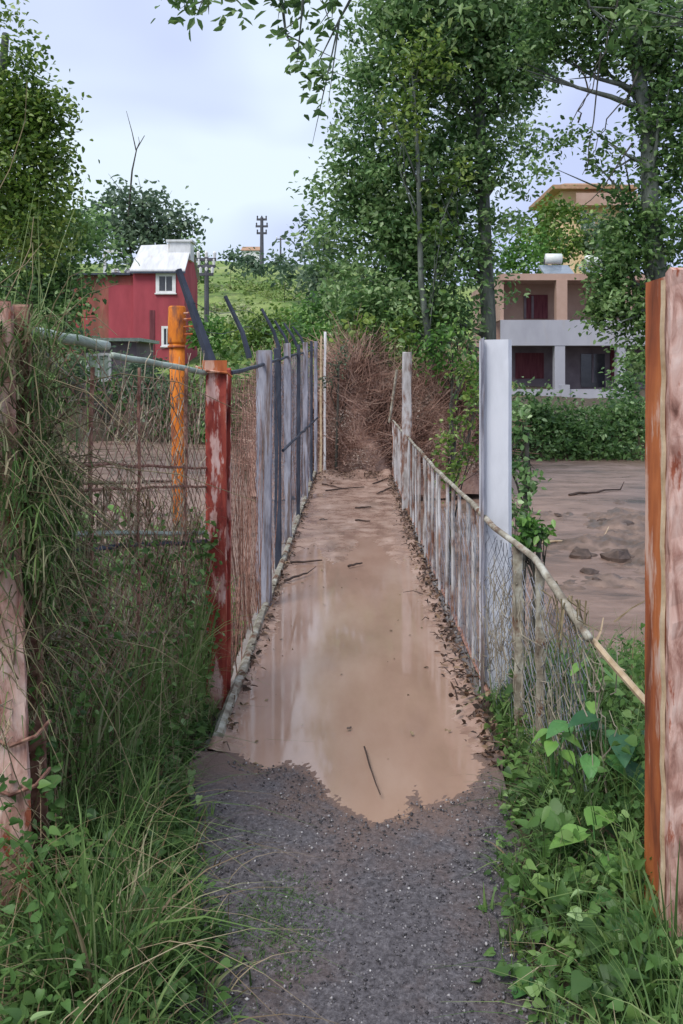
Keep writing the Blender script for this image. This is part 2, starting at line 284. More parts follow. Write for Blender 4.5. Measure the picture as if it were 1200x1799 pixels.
# ------------------------------------------------------------------ terrain
def near_edge(x): return 4.3+2.6*ss(-.4, -1.4, x)-.0*x
def far_edge(x): return 13.2+6.4*ss(1.6, 3.6, x)+11.5*ss(-1.3, -4.0, x)
def hill(x, y):
    left = np.interp(y, [0, 24, 40, 60, 100, 150, 220, 600, 1500], [.2, .35, 2.0, 5.2, 12.5, 21.5, 22, 22, 22])
    right = np.interp(y, [0, 24, 45, 62, 100, 200, 1500], [.1, .3, 1.2, 6, 12, 22, 22])
    return left+(right-left)*ss(0, 12, x)
def ground(x, y):
    x = np.asarray(x, float); y = np.asarray(y, float)
    ne, fe = near_edge(x), far_edge(x); bed = -1.3
    zn = bed+(0-bed)*(1-ss(ne-.3, ne+2.2, y))
    t = ss(fe-.6, fe+1.6, y); zf = bed+(hill(x, y)-bed)*t
    n = .03*np.sin(x*2.3+y*1.7)+.025*np.sin(x*5.1-y*3.3)+.02*np.sin(y*7+x*1.2)
    n = n*(1-np.exp(-((np.maximum(np.abs(x)-.55, 0))*4)**2))
    big = (.35*np.sin(x*.21+y*.13)+.25*np.sin(x*.4-y*.31))*ss(26, 60, y)
    return np.where(y < 10, zn, zf)+n-.015+big-.10*(1-ss(.55, .66, np.abs(x)))*ss(3.0, 3.3, y)*(1-ss(12.6, 13.2, y))
xs = np.concatenate([-np.geomspace(900, 8, 45), np.linspace(-7.8, -1.4, 40), np.linspace(-1.3, 1.3, 53), np.linspace(1.4, 7.8, 40), np.geomspace(8, 900, 45)])
ys = np.concatenate([[-40, -20, -8, -3], np.linspace(-1, 8, 120), np.linspace(8.15, 30, 120), np.geomspace(30.5, 1500, 110)])
X, Y = np.meshgrid(xs, ys); Z = ground(X, Y)
V = np.stack([X.ravel(), Y.ravel(), Z.ravel()], 1); nx, ny = len(xs), len(ys)
I = (np.arange(ny-1)[:, None]*nx+np.arange(nx-1)[None, :]).ravel(); Fc = np.stack([I, I+1, I+nx+1, I+nx], 1)
g = np_mesh('ground', V, Fc, mGround, org=(0, 0, 0), smooth=True); tag(g, kind='structure')
g.data.materials.append(mField); g.data.materials.append(mBrushSoil)
cy_ = V[Fc].mean(1); mi = np.zeros(len(Fc), dtype=np.int32); mi[(cy_[:, 1] > 29) & ((cy_[:, 0] < 4) | (cy_[:, 1] > 46))] = 1
mi[(cy_[:, 1] > 10) & (cy_[:, 1] < 15.5) & (np.abs(cy_[:, 0]) < 4)] = 2
g.data.polygons.foreach_set('material_index', mi)
# river: one gently uneven sheet
xs = np.linspace(-60, 40, 160); ys = np.linspace(3.9, 34, 150); X, Y = np.meshgrid(xs, ys)
Z = -.5+.012*np.sin(X*1.3+Y*.7)+.01*np.sin(X*2.9-Y*2.1)
V = np.stack([X.ravel(), Y.ravel(), Z.ravel()], 1); nx, ny = len(xs), len(ys)
I = (np.arange(ny-1)[:, None]*nx+np.arange(nx-1)[None, :]).ravel()
tag(np_mesh('river', V, np.stack([I, I+1, I+nx+1, I+nx], 1), mMudWater, org=(0, 0, 0), smooth=True), kind='structure')
# puddle outline (on the deck and the first stretch of path), and the shallow basin it fills
def on(px, py, z=.02): d = F*(H-z)/(py-CY); return ((px-CX)/F*d, d)
near = [(405, 1262), (425, 1318), (440, 1338), (470, 1348), (500, 1340), (530, 1345), (552, 1360), (575, 1385), (590, 1412), (615, 1430), (650, 1446), (672, 1444), (690, 1432), (706, 1425), (716, 1400), (728, 1380), (740, 1400), (752, 1418), (772, 1408), (800, 1400), (826, 1380), (850, 1345)]
pts = [on(*p) for p in near]
for y in np.arange(3.7, 7.4, .12): pts.append((.50+.02*math.sin(y*3)+random.uniform(-.015, .015)-.012*max(0, y-5.5), y))
for x in np.linspace(.40, -.34, 12): pts.append((x, 7.4+.6*math.sin(x*11)+random.uniform(-.1, .1)))
for y in np.arange(7.2, 3.8, -.12): pts.append((-.50+.025*math.sin(y*4)+random.uniform(-.015, .015)+.01*max(0, y-6), y))
PG = np.array(pts)
def sdf(x, y):
    """signed distance to the outline, negative inside"""
    x = np.ravel(x); y = np.ravel(y); d2 = np.full(len(x), 1e9); ins = np.zeros(len(x), bool)
    for k in range(len(PG)):
        a, b = PG[k], PG[(k+1) % len(PG)]; e_ = b-a; t = np.clip(((x-a[0])*e_[0]+(y-a[1])*e_[1])/(e_@e_+1e-12), 0, 1)
        d2 = np.minimum(d2, (x-a[0]-t*e_[0])**2+(y-a[1]-t*e_[1])**2)
        c = (a[1] > y) != (b[1] > y); ins ^= c & (x < (b[0]-a[0])*(y-a[1])/(b[1]-a[1]+1e-12)+a[0])
    d = np.sqrt(d2); return np.where(ins, -d, d)
WL = .020                                                 # water level of the puddle
def rough(x, y): return .5*np.sin(x*41+y*13)*np.sin(y*37-x*9)+.5*np.sin(x*83+y*29+1)*np.sin(y*71+x*17)+.4*np.sin(x*17+2*np.sin(y*11))
def basin(x, y):
    sd_ = sdf(x, y).reshape(np.shape(x)); return WL+np.clip(sd_*.09, -.012, .012)+.0022*rough(x, y)+.0012*RNG.normal(size=np.shape(x)), sd_
# footpath of gravelly asphalt up to the bridge
ny_, nx_ = 330, 110
yv = np.linspace(-.5, 3.42, ny_); uv = np.linspace(0, 1, nx_); Y = np.repeat(yv[:, None], nx_, 1)
xl = np.interp(yv, [-2, 2.0, 2.45, 3.1, 3.5], [-.45, -.42, -.50, -.62, -.64])+.02*np.sin(yv*9); xr = np.interp(yv, [-2, 2.0, 2.45, 3.1, 3.5], [.50, .50, .50, .60, .64])+.02*np.sin(yv*7+1)
X = xl[:, None]+(xr-xl)[:, None]*uv[None]; Z, SD = basin(X, Y)
Z = Z+.004*np.sin(X*9+Y*3)*ss(3.2, 2.6, Y)-.04*np.abs(2*uv[None]-1)**8*ss(3.3, 2.8, Y)
V = np.stack([X.ravel(), Y.ravel(), Z.ravel()], 1); I = (np.arange(ny_-1)[:, None]*nx_+np.arange(nx_-1)[None, :]).ravel()
mudm = (1-ss(-.01, .05, SD+.03*rough(X, Y)))+.6*(1-ss(0, .28, SD+.08*rough(X, Y)+.05*np.sin(X*7+Y*5))); mudm = np.minimum(mudm, 1)
mudm = np.maximum(mudm, ss(3.0, 3.35, Y+.06*rough(X, Y))*ss(.30, .42, np.abs(X)+.03*rough(X, Y))*.8)
o = np_mesh('footpath', V, np.stack([I, I+1, I+nx_+1, I+nx_], 1), mAsph, org=(0, 0, 0), smooth=True, tint=mudm.ravel()); tag(o, kind='structure')
# gravel chips
n = 13000; gx = RNG.uniform(-.5, .55, n); gy = 1.7+1.65*RNG.uniform(0, 1, n)**1.15; s = .0013+.0050*RNG.uniform(0, 1, n)**3
k_ = sdf(gx, gy) > .02; gx, gy, s = gx[k_], gy[k_], s[k_]; n = len(gx)
dirs = np.array([(1, 0, 0), (0, 1, 0), (-1, 0, 0), (0, -1, 0), (0, 0, .8), (0, 0, -.6)])
V = np.stack([gx, gy, .031+.004*np.sin(gx*9+gy*3)+s*.3], 1)[:, None, :]+dirs[None]*s[:, None, None]*RNG.uniform(.6, 1.4, (n, 6, 1))
b = (np.arange(n)*6)[:, None]; Fc = np.concatenate([b+np.array([[a, (a+1) % 4, 4]]) for a in range(4)]+[b+np.array([[(a+1) % 4, a, 5]]) for a in range(4)])
tag(np_mesh('gravel', V.reshape(-1, 3), Fc, mStone, tint=rep(RNG.uniform(0, 1, n)**1.3, 6)), 'small loose grey gravel chips scattered over the asphalt path', 'gravel', kind='stuff')
# ------------------------------------------------------------------ footbridge
br = thing('footbridge', (0, 8, -.25), 'narrow concrete footbridge deck covered in wet brown flood mud', 'footbridge')
# deck with an uneven muddy skin
xs = np.linspace(-.62, .62, 60); ys = np.concatenate([np.linspace(3.42, 6, 200), np.linspace(6.02, 13.0, 280)]); X, Y = np.meshgrid(xs, ys)
Z, SD = basin(X, Y); Z = Z+.012*np.maximum(0, np.abs(X)-.50)/.12+.025*ss(12.0, 13.0, Y)*(1+np.sin(X*14)); Z[:, 0] = -.2; Z[:, -1] = -.2
V = np.stack([X.ravel(), Y.ravel(), Z.ravel()], 1); I = (np.arange(len(ys)-1)[:, None]*60+np.arange(59)[None, :]).ravel()
np_mesh('deck', V, np.stack([I, I+1, I+61, I+60], 1), mDeck, parent=br, smooth=True)
m = MB()
for yy in (4.6, 7.4, 10.2, 12.6): m.box((-.5, yy, -1.4), (.5, yy+.25, -.21))
m.box((-.66, 3.45, -.2), (.66, 12.95, -.03)); m.build('slab_and_piers', mSlab, br)
me = bpy.data.meshes.new('puddle'); me.from_pydata([(-.25, 2.85, WL), (.35, 2.85, WL), (.57, 3.12, WL), (.57, 10.3, WL), (-.57, 10.3, WL), (-.57, 3.14, WL)], [], [(0, 1, 2, 3, 4, 5)]); me.materials.append(mPuddle)
o = bpy.data.objects.new('puddle', me); COL.objects.link(o); tag(o, kind='structure')
# ------------------------------------------------------------------ chain-link panels
def chain(mb, p0, p1, zb, zt, s=.06, r=.0016, jit=.004, sag=0):
    """diamond mesh between two ground points; zb, zt give bottom and top at both ends"""
    p0 = Vector((p0[0], p0[1], 0)); p1 = Vector((p1[0], p1[1], 0)); Lh = (p1-p0).length; dr = (p1-p0)/Lh; nn = Vector((-dr.y, dr.x, 0))
    hmax = max(zt)-min(zb); step = s*1.414
    for sg in (1, -1):
        k = -hmax if sg == 1 else 0; end = Lh if sg == 1 else Lh+hmax
        while k < end:
            pts = []
            m_ = 14
            for i in range(m_+1):
                h_ = hmax*i/m_; u = k+h_*sg
                if -.001 <= u <= Lh+.001:
                    t = u/Lh; z0 = zb[0]+(zb[1]-zb[0])*t; z1 = zt[0]+(zt[1]-zt[0])*t; z = min(zb)+h_
                    if z0-.06 <= z <= z1+.02:
                        bul = sag*math.sin(math.pi*t)*math.sin(math.pi*(z-z0)/(z1-z0+1e-6))
                        pts.append(p0+dr*u+nn*(bul+random.uniform(-jit, jit)+sg*r)+Vector((0, 0, min(z, z1)+random.uniform(-jit, jit))))
            if len(pts) > 1: mb.tube(pts, r, 3)
            k += step
def wob(a, b, n=10, amp=.01):
    a, b = Vector(a), Vector(b); return [a+(b-a)*i/n+Vector([random.uniform(-amp, amp) for _ in range(3)])*(0 if i in (0, n) else 1) for i in range(n+1)]
# ---- left bridge fence
lf = thing('mesh_fence', (-.62, 8, 0), 'tall chain-link fence on grey posts along the left edge of the muddy footbridge', 'fence')
mb = MB(); chain(mb, (-.64, 5.55), (-.61, 12.9), (.06, .1), (1.68, 1.95), .06, .0014, .003, .03); mb.build('wire_mesh', mGreyWire, lf)
mb = MB(); chain(mb, (-.615, 4.1), (-.63, 5.55), (.06, .06), (1.60, 1.68), .055, .0015, .004, .02); mb.build('wire_mesh', mRustMesh, lf)
mb = MB()
for k in range(50):
    y = random.choice((random.uniform(4.1, 5.6), random.uniform(4.1, 12.6))); x = -.61+random.uniform(-.03, .02); z = random.uniform(.0, .2)
    mb.tube([(x+random.uniform(-.02, .02), y+random.uniform(-.05, .05)+t*random.uniform(-.3, .3), z+t*random.uniform(.9, 1.5)) for t in (0, .3, .6, 1)], .004, 3, .001)
mb.build('dry_stems_in_mesh', mRustMesh, lf)['kind'] = 'stuff'
posts = [(5.55, -.65, -.545, .06, mGreyPost, 616), (6.85, -.64, -.585, .05, mDark, 612), (7.7, -.625, -.56, .05, mGreyPost, 604), (8.9, -.60, -.56, .05, mDark, 606), (10.2, -.60, -.54, .05, mGreyPost, 602), (11.6, -.585, -.55, .05, mDark, 600), (12.8, -.58, -.53, .05, mGreyPost, 600)]
for i, (y, xa, xb_, wy, mt, ty) in enumerate(posts):
    zt = H-(ty-CY)/F*y; m = MB(); wx = xb_-xa
    m.wbox((xa, y, -.2), (xb_, y+wy, zt), .0035, 18, (random.uniform(-.012, .012), 0)); p_ = m.build('post', mt, lf)
    if i in (0, 2, 3, 4, 5):
        a = Vector((-.66-wx*.3, y+wy/2, zt-.05)); ln = [.40, 0, .36, .3, .28, .25][i]
        m = MB(); m.tube([a, a+Vector((-.05, 0, ln*.45)), a+Vector((-.165, random.uniform(-.03, .03), ln*1.05))], .02, 4, .013); m.build('barbed_wire_arm', mDark, p_)
m = MB(); m.tube(wob((-.575, 6.9, .95), (-.53, 12.9, .90), 18, .008), .014, 6); m.build('middle_rail', mDark, lf)
m = MB(); m.tube(wob((-.575, 3.55, .035), (-.575, 12.9, .06), 26, .008), .024, 6); m.build('bottom_rail', mRail, lf)
m = MB(); m.tube(wob((-.60, 4.1, 1.60), (-.60, 12.9, 1.96), 24, .006), .012, 6); m.build('top_rail', mDark, lf)
for (y0, y1, zz) in ((4.05, 12.9, 0), (4.05, 12.9, .12)):
    m = MB(); m.tube([Vector((-.66-.11+zz*.2-.03*random.random(), y, 1.62+(.045*(y-4))+.32-zz+.03*math.sin(y*2.3))) for y in np.linspace(y0, y1, 22)], .0022, 3); m.build('barbed_wire', mDark, lf)
# ---- red rusted post at the corner
rp_ = thing('corner_post', (-.69, 4.05, 0), 'red painted rusty steel fence post with pale peeling patches', 'post')
m = MB(); m.wbox((-.705, 3.98, -.1), (-.605, 3.998, 1.62), .003, 26); m.build('front_flange', mRed, rp_)
m = MB(); m.wbox((-.662, 3.999, -.1), (-.650, 4.078, 1.61), .002, 20); m.build('web', mRed, rp_)
m = MB(); m.wbox((-.705, 4.08, -.1), (-.600, 4.096, 1.62), .003, 22); m.build('rear_flange', mRed, rp_)
a = Vector((-.665, 4.05, 1.58))
m = MB(); m.tube([a, a+Vector((-.055, 0, .16)), a+Vector((-.19, .02, .53))], [.028, .025, .016], 4); m.build('barbed_wire_arm', mDark, rp_)
m = MB(); m.box((-.72, 3.965, 1.60), (-.60, 3.975, 1.66)); m.tube([(-.75, 3.97, 1.63), (-.70, 3.95, 1.61), (-.60, 3.96, 1.60), (-.58, 3.99, 1.58)], .006, 5); m.build('wire_clamp', mRust, rp_)
# ---- near left post
lp = thing('gate_post', (-.95, 2.38, 0), 'pinkish peeling steel post at left edge, wound with dry vines', 'post')
m = MB(); m.wbox((-1.02, 2.36, -.1), (-.905, 2.375, 1.80), .004, 30, (-.07, 0)); m.build('front_flange', mPink, lp)
m = MB(); m.wbox((-.958, 2.376, -.1), (-.945, 2.46, 1.79), .002, 22, (-.07, 0)); m.build('web', mRust, lp)
m = MB(); m.wbox((-1.02, 2.461, -.1), (-.895, 2.478, 1.80), .003, 24, (-.07, 0)); m.build('rear_flange', mRustMesh, lp)
for z in (.42, .56):
    m = MB(); m.tube([(-1.03, 2.35, z), (-.97, 2.345, z-.02), (-.90, 2.35, z+.005), (-.885, 2.42, z+.02)], .006, 5); m.build('wire_binding', mRustMesh, lp)
# ---- wing panel between the two posts
A, B = (-.955, 2.5), (-.70, 4.0)
wg = thing('mesh_fence', (-.82, 3.25, 0), 'rusty chain-link panel with green pipe top rail, overgrown with dry vines', 'fence')
mb = MB(); chain(mb, A, B, (.05, .05), (1.70, 1.61), .052, .0017, .006, -.05); mb.build('wire_mesh', mRustMesh, wg)
m = MB(); m.tube(wob((-1.03, 2.46, 1.735), (-.905, 3.05, 1.70), 6, .003), .018, 8); m.build('top_rail', mGreenRail, wg, True)
m = MB(); m.tube(wob((-.90, 3.10, 1.665), (-.70, 4.0, 1.60), 7, .003), .013, 8); m.build('top_rail', mGreenRail, wg, True)
for (z0, z1, r, mt) in ((1.33, 1.14, .006, mRustMesh), (1.24, 1.05, .006, mRustMesh), (1.117, .827, .010, mGreenRail), (1.06, .785, .010, mDark), (.80, .345, .009, mRail)):
    m = MB(); m.tube(wob((A[0], A[1]-.01, z0), (B[0], B[1], z1), 9, .006), r, 6); m.build('cross_wire' if r < .01 else 'cross_rail', mt, wg)
for (t, r) in ((.22, .008), (.47, .007), (.8, .009)):
    x = A[0]+(B[0]-A[0])*t; y = A[1]+(B[1]-A[1])*t; m = MB(); m.tube(wob((x, y, .02), (x+.01, y, 1.62), 8, .008), r, 5); m.build('upright_wire', mRustMesh, wg)
# ---- orange pipe stack behind the panel, standing in the flood
op = thing('orange_pipe', (-2.27, 10.9, -.5), 'upright orange gas pipe with wider capped top behind the rusty mesh', 'pipe')
x0 = (315-CX)/F*10.9
m = MB(); m.tube([(x0+.02, 10.9, -1.3), (x0, 10.9, .4), (x0-.02, 10.9, 1.2), (x0-.03, 10.9, 1.98)], [.10, .10, .095, .105], 12); m.build('pipe_shaft', mOrange, op, True)
m = MB(); m.tube([(x0-.03, 10.9, 1.98), (x0-.03, 10.9, 2.0), (x0-.03, 10.9, 2.02), (x0-.03, 10.9, 2.46), (x0-.03, 10.9, 2.48)], [.105, .12, .12, .115, .10], 14); m.build('cap', mOrange, op, True)
for z in (2.10, 2.2, 2.3, 2.38): m = MB(); m.tube([(x0+.05, 10.85, z), (x0+.19, 10.83, z+.01)], .014, 5); m.build('bolt', mRust, op)
m = MB(); m.tube([(x0-.03, 10.9, 1.93), (x0-.03, 10.9, 1.96)], .125, 12); m.build('flange_ring', mRust, op, True)
# ---- near right post
rpst = thing('gate_post', (.95, 2.3, 0), 'orange rusty hollow steel post with pink peeling face at right edge', 'post')
m = MB(); m.wbox((.850, 2.235, -.1), (.862, 2.40, 1.862), .0008, 40, (.004, 0)); m.build('side_face', mRust, rpst)
m = MB(); m.wbox((.845, 2.196, -.1), (.99, 2.234, 1.875), .0028, 44, (.004, 0)); m.build('front_face', mPink, rpst)
m = MB(); m.wbox((.863, 2.385, -.1), (.99, 2.40, 1.86), .002, 12, (.004, 0)); m.build('rear_face', mRust, rpst)
m = MB(); m.tube([(.842+random.uniform(-.003, .003), 2.232, z) for z in np.linspace(-.05, 1.850, 30)], .0065, 5); m.build('pale_corner_line', mPaleWood, rpst)  # thin pale line down the front corner of the post
# ---- right handrail
def rx(y): return float(np.interp(y, [2.9, 3.4, 3.87, 5.7, 12.6], [.85, .765, .67, .635, .62]))
hr = thing('handrail', (.64, 8, 0), 'weathered low railing with thin balusters along the right side of the footbridge', 'railing')
yy = list(np.linspace(12.6, 3.87, 26)); path = [Vector((rx(y)+random.uniform(-.006, .006), y, .88+random.uniform(-.01, .01))) for y in yy]
path += [Vector((.72, 3.65, .85)), Vector((.765, 3.45, .825)), Vector((.785, 3.2, .77)), Vector((.81, 3.02, .715)), Vector((.835, 2.9, .665))]
m = MB(); m.tube(path, [.012+.0035*(i/len(path))+random.uniform(-.001, .002) for i in range(len(path))], 8); m.build('top_rail', mRail, hr, True)
y = 12.4; k = 0
while y > 4.15:
    m = MB(); r = .009+.004*random.random(); a = random.uniform(-.012, .012); x = rx(y)
    m.tube([(x+a+random.uniform(-.003, .003), y+random.uniform(-.02, .02), z) for z in (-.02, .2, .45, .7, .87)], [r*1.1, r, r, r*1.1, r], 6); m.build('baluster', mBal, hr)
    y -= .29+random.uniform(-.05, .05); k += 1
for (y, r) in ((3.62, .02), (3.40, .017)):
    m = MB(); m.wbox((rx(y)-r+.02, y, -.1), (rx(y)+r+.02, y+.03, .82 if y < 3.5 else .84), .005, 14, (-.01, 0)); m.build('baluster', mRail, hr)
mb = MB(); chain(mb, (.655, 4.2), (.84, 2.9), (.0, .0), (.87, .66), .04, .0016, .01, .02); chain(mb, (.63, 7.0), (.65, 4.2), (.0, .0), (.5, .87), .06, .0012, .008, .02)
mb.build('wire_mesh', mGreyWire, hr)
m = MB(); m.tube(wob((.62, 12.6, .07), (.66, 4.0, .05), 24, .01), .014, 5); m.build('bottom_rail', mRustMesh, hr)
m = MB(); m.tube([W(697, 650, 12.2), W(690, 700, 12.3), W(684, 742, 12.4)], .02, 5); m.build('brace', mRail, hr)
# ragged splintered end of the rail
m = MB()
for k in range(26):
    a = Vector((.79, 3.2, .76))+Vector((random.uniform(-.03, .06), random.uniform(-.25, .15), random.uniform(-.05, .02)))
    m.tube([a, a+Vector((random.uniform(-.03, .06), random.uniform(-.06, .02), random.uniform(-.12, -.02))), a+Vector((random.uniform(-.05, .1), random.uniform(-.1, .04), random.uniform(-.3, -.08)))], .004, 3, .001)
m.build('frayed_wire_end', mVine, hr)
# tall white post
wp = thing('concrete_post', (.73, 4.15, 0), 'thick square whitewashed concrete post standing just outside the low railing', 'post')
m = MB(); m.wbox((.652, 4.10, -.5), (.798, 4.24, 1.765), .0009, 24); m.build('shaft', mWhite, wp)
m = MB(); m.wbox((.640, 4.06, -.1), (.652, 4.10, 1.77), .003, 20); m.build('edge_strip', mGreyPost, wp)
for (cx, ty, by, d, wd, lb, mt, nm) in ((714, 618, 860, 9.35, .10, 'slim pale post with mossy green head behind the far part of the railing', mBal, 'slim_post'),
                                    (659, 578, 640, 15.2, .10, 'short whitish stake poking out above the brown brush heap', mBal, 'stake'),
                                    (570, 583, 700, 13.3, .035, 'thin white stake at the far left end of the footbridge', mFrame, 'stake'),
                                    (563, 590, 720, 13.15, .03, 'thin leaning stake beside the white one at the footbridge end', mPaleWood, 'stake')):
    a = W(cx, ty, d); z0 = float(ground(a.x, d))-.2 if d > 13 else -.4
    m = MB(); m.wbox((a.x-wd/2, d, z0), (a.x+wd/2, d+wd*.8, a.z), .006, 12, (.01, 0)); tag(m.build(nm, mt), lb, 'post')
# leaning broken pale stick by the right post
m = MB(); m.tube([W(1042, 1125, 2.95), W(1075, 1165, 2.8), W(1125, 1222, 2.6), W(1150, 1250, 2.5)], [.011, .012, .012, .011], 6); m.tube([W(1046, 1130, 2.95), W(1056, 1108, 2.98), W(1060, 1085, 3.0)], .005, 4, .002)
m.tube([W(1060, 1150, 2.9), W(1078, 1168, 2.86), W(1098, 1178, 2.84)], .004, 4, .002); m.tube([W(1080, 1092, 3.0), W(1110, 1068, 2.9), W(1140, 1052, 2.8)], .005, 4, .002)
tag(m.build('broken_branch', mPaleWood), 'pale broken branch with a forked end leaning against the orange right post', 'branch')
# ------------------------------------------------------------------ trees
def crown_pts(blobs, dens, leaf, clump_r=.28, per=34):
    """blobs: (px,py,rpx,d[,density]) seen positions; returns leaf centres and per-leaf tint"""
    C = []; T = []; cl = []
    for b in blobs:
        px, py, rp_, d = b[:4]; k = b[4] if len(b) > 4 else 1
        c = np.array(W(px, py, d)); r = rp_/F*d; nleaf = dens*k*10.5*(rp_/F*d)**2/(leaf*leaf*.35)
        nc = max(3, int(nleaf/per)); u = nrm(RNG.normal(size=(nc, 3)))*(RNG.uniform(0, 1, (nc, 1))**.42)*r
        u[:, 1] *= .8
        for q in u:
            cr = clump_r*RNG.uniform(.7, 1.6); p = c+q+RNG.normal(size=(per, 3))*np.array([cr, cr, cr*.8])*.6
            C.append(p); t0 = RNG.uniform(.05, .85); T.append(np.clip(t0+RNG.normal(size=per)*.2, 0, 1)); cl.append(c+q)
    return np.concatenate(C), np.concatenate(T), cl
def tree(name, label, cat, base, trunk, blobs, mat, dens=1, leaf=.1, clump=.28, per=34, bark=mBark, r0=.15, group=None, limbs=14, fork=None, wid=.55, wspread=1):
    t = thing(name, base, label, cat, group)
    P, T, cl = crown_pts(blobs, dens, leaf, clump, per)
    V, Fc = leaf_arrays(P, leaf*RNG.uniform(.65, 1.25, len(P)), wid)
    np_mesh('crown', V, Fc, mat, tint=rep(T, 6), parent=t)
    m = MB(); tp = [Vector(base)]+[Vector(p) for p in trunk]; n = len(tp)
    m.tube(tp, [r0*(1.15-.75*i/(n-1)) for i in range(n)], 10)
    idx = RNG.permutation(len(cl))[:limbs]
    for i in idx:
        c = Vector(cl[i]); best = min(range(n), key=lambda k: (tp[k]-c).length+(0 if name == 'overhanging_tree' else max(0, tp[k].z-c.z)*1.5)); a = tp[max(0, best-1)].lerp(tp[best], random.uniform(.3, 1))
        mid = a.lerp(c, .5)+Vector([random.uniform(-.12, .12)*(c-a).length for _ in range(3)]); rr = r0*.32
        m.tube([a, a.lerp(mid, .5)+Vector((0, 0, .03)), mid, c], [rr, rr*.75, rr*.5, rr*.12], 6)
        for _ in range(2):
            e_ = c+Vector([random.gauss(0, clump*1.1) for _ in range(3)]); m.tube([mid, mid.lerp(e_, .6), e_], [rr*.4, rr*.25, rr*.08], 4)
    m.build('trunk', bark, t, True); return t
def gz(x, y): return float(ground(x, y))
# A - big tree on the far bank, right of the bridge
dA = 15.5; xb = (862-CX)/F*dA
tree('poplar_tree', 'tall leafy poplar with slim grey trunk rising behind the white post', 'tree', (xb, dA, gz(xb, dA)),
     [W(858, 560, dA), W(852, 420, dA), W(848, 300, dA), W(842, 180, dA), W(836, 40, dA), W(830, -120, dA)],
     [(625, 530, 60, 14.5, .8), (590, 445, 55, 15, .7), (600, 340, 50, 15, .8), (640, 240, 70, 15), (670, 150, 80, 15), (720, 40, 110, 15), (700, 320, 95, 15), (690, 430, 90, 15), (765, 470, 85, 15),
      (700, 540, 60, 14.5), (780, 560, 45, 14.6, .8), (800, 110, 110, 15.5), (900, 40, 95, 15.5), (790, 240, 90, 15.5), (790, 360, 70, 15.5), (900, 150, 55, 15.5, .6), (900, 250, 45, 15.5, .45), (820, 570, 35, 15, .6), (760, -60, 150, 15), (910, 330, 28, 15.5, .4), (575, 395, 30, 15, .5), (650, 600, 30, 14.8, .5), (880, 500, 20, 15.5, .5), (860, 200, 70, 15.5), (850, 300, 50, 15.5, .8), (880, 400, 30, 15.5, .7), (930, 120, 55, 15.5, .9), (870, 40, 90, 15.5), (840, 440, 40, 15.5, .8), (660, 380, 80, 16), (740, 400, 80, 16), (560, 330, 20, 15, .6), (750, 540, 60, 15)],
     mLeafA, dens=1.25, leaf=.115, clump=.24, r0=.14, limbs=34)
tree('poplar_tree', 'yellow-green young tree growing inside the big poplar foliage near its middle', 'tree', (1.6, 14.2, gz(1.6, 14.2)),
     [W(740, 500, 14.3), W(735, 300, 14.3), W(725, 120, 14.3)],
     [(735, 110, 70, 14.2, .8), (700, 200, 60, 14.2, .6), (790, 320, 40, 14.3, .7), (775, 420, 40, 14.3, .5), (720, 560, 45, 14, .6), (620, 580, 35, 14, .5)], mLeafY, dens=.75, leaf=.12, clump=.25, r0=.06, limbs=12)
# D - right tree in front of the houses
dD = 11.5
tree('leaning_tree', 'dark leafy tree with pale trunk at the right edge, behind the orange post', 'tree', (W(1185, 600, dD).x, dD, -.9),
     [W(1180, 700, dD), W(1160, 520, dD), W(1142, 380, dD), W(1140, 240, dD), W(1120, 120, dD), W(1112, 0, dD), W(1100, -140, dD)],
     [(1130, 20, 110, dD), (1190, 130, 80, dD), (1195, 270, 70, dD), (1185, 400, 70, dD), (1120, 450, 50, dD, .9), (1085, 400, 35, dD, .8), (1060, 480, 35, dD), (1065, 550, 38, dD), (1190, 530, 70, dD), (1110, 545, 50, dD), (1000, 20, 80, dD),
      (1000, 250, 28, dD, .6), (950, 290, 32, dD, .5), (1060, 110, 35, dD, .7), (1045, 300, 26, dD, .5), (1070, 250, 24, dD, .6), (1150, 300, 40, dD, .6), (1100, 620, 22, dD, .6), (1040, -60, 120, dD), (1170, 620, 50, dD), (1085, 470, 42, dD), (1075, 520, 42, dD), (1110, 380, 45, dD), (1090, 340, 26, dD, .7), (1165, 200, 60, dD), (950, 90, 45, dD, .8), (1020, 90, 30, dD, .5)],
     mLeafD, dens=1.3, leaf=.09, clump=.18, r0=.15, limbs=30)
m = MB()
dT = 11
for pl in ([(1085, -20), (1060, 90), (1040, 160), (1010, 215), (985, 250)], [(1040, 160), (1020, 120), (995, 95)], [(1060, 90), (1030, 260), (1028, 330)], [(1112, 250), (1060, 330), (1010, 380)], [(1010, 215), (1025, 180), (1050, 130)], [(1128, 130), (1085, 190), (1050, 240), (1020, 300)]):
    m.tube([W(a+random.uniform(-7, 7), b+random.uniform(-5, 5), dT+random.uniform(-.1, .1)) for i_ in range(len(pl)-1) for t_ in (0, .35, .7) for a, b in [(pl[i_][0]+(pl[i_+1][0]-pl[i_][0])*t_, pl[i_][1]+(pl[i_+1][1]-pl[i_][1])*t_)]], .013, 5, .004)
t_ = [o for o in bpy.data.objects if o.name.startswith('leaning_tree')][0]
m.build('bare_twigs', mTwigDark, t_)
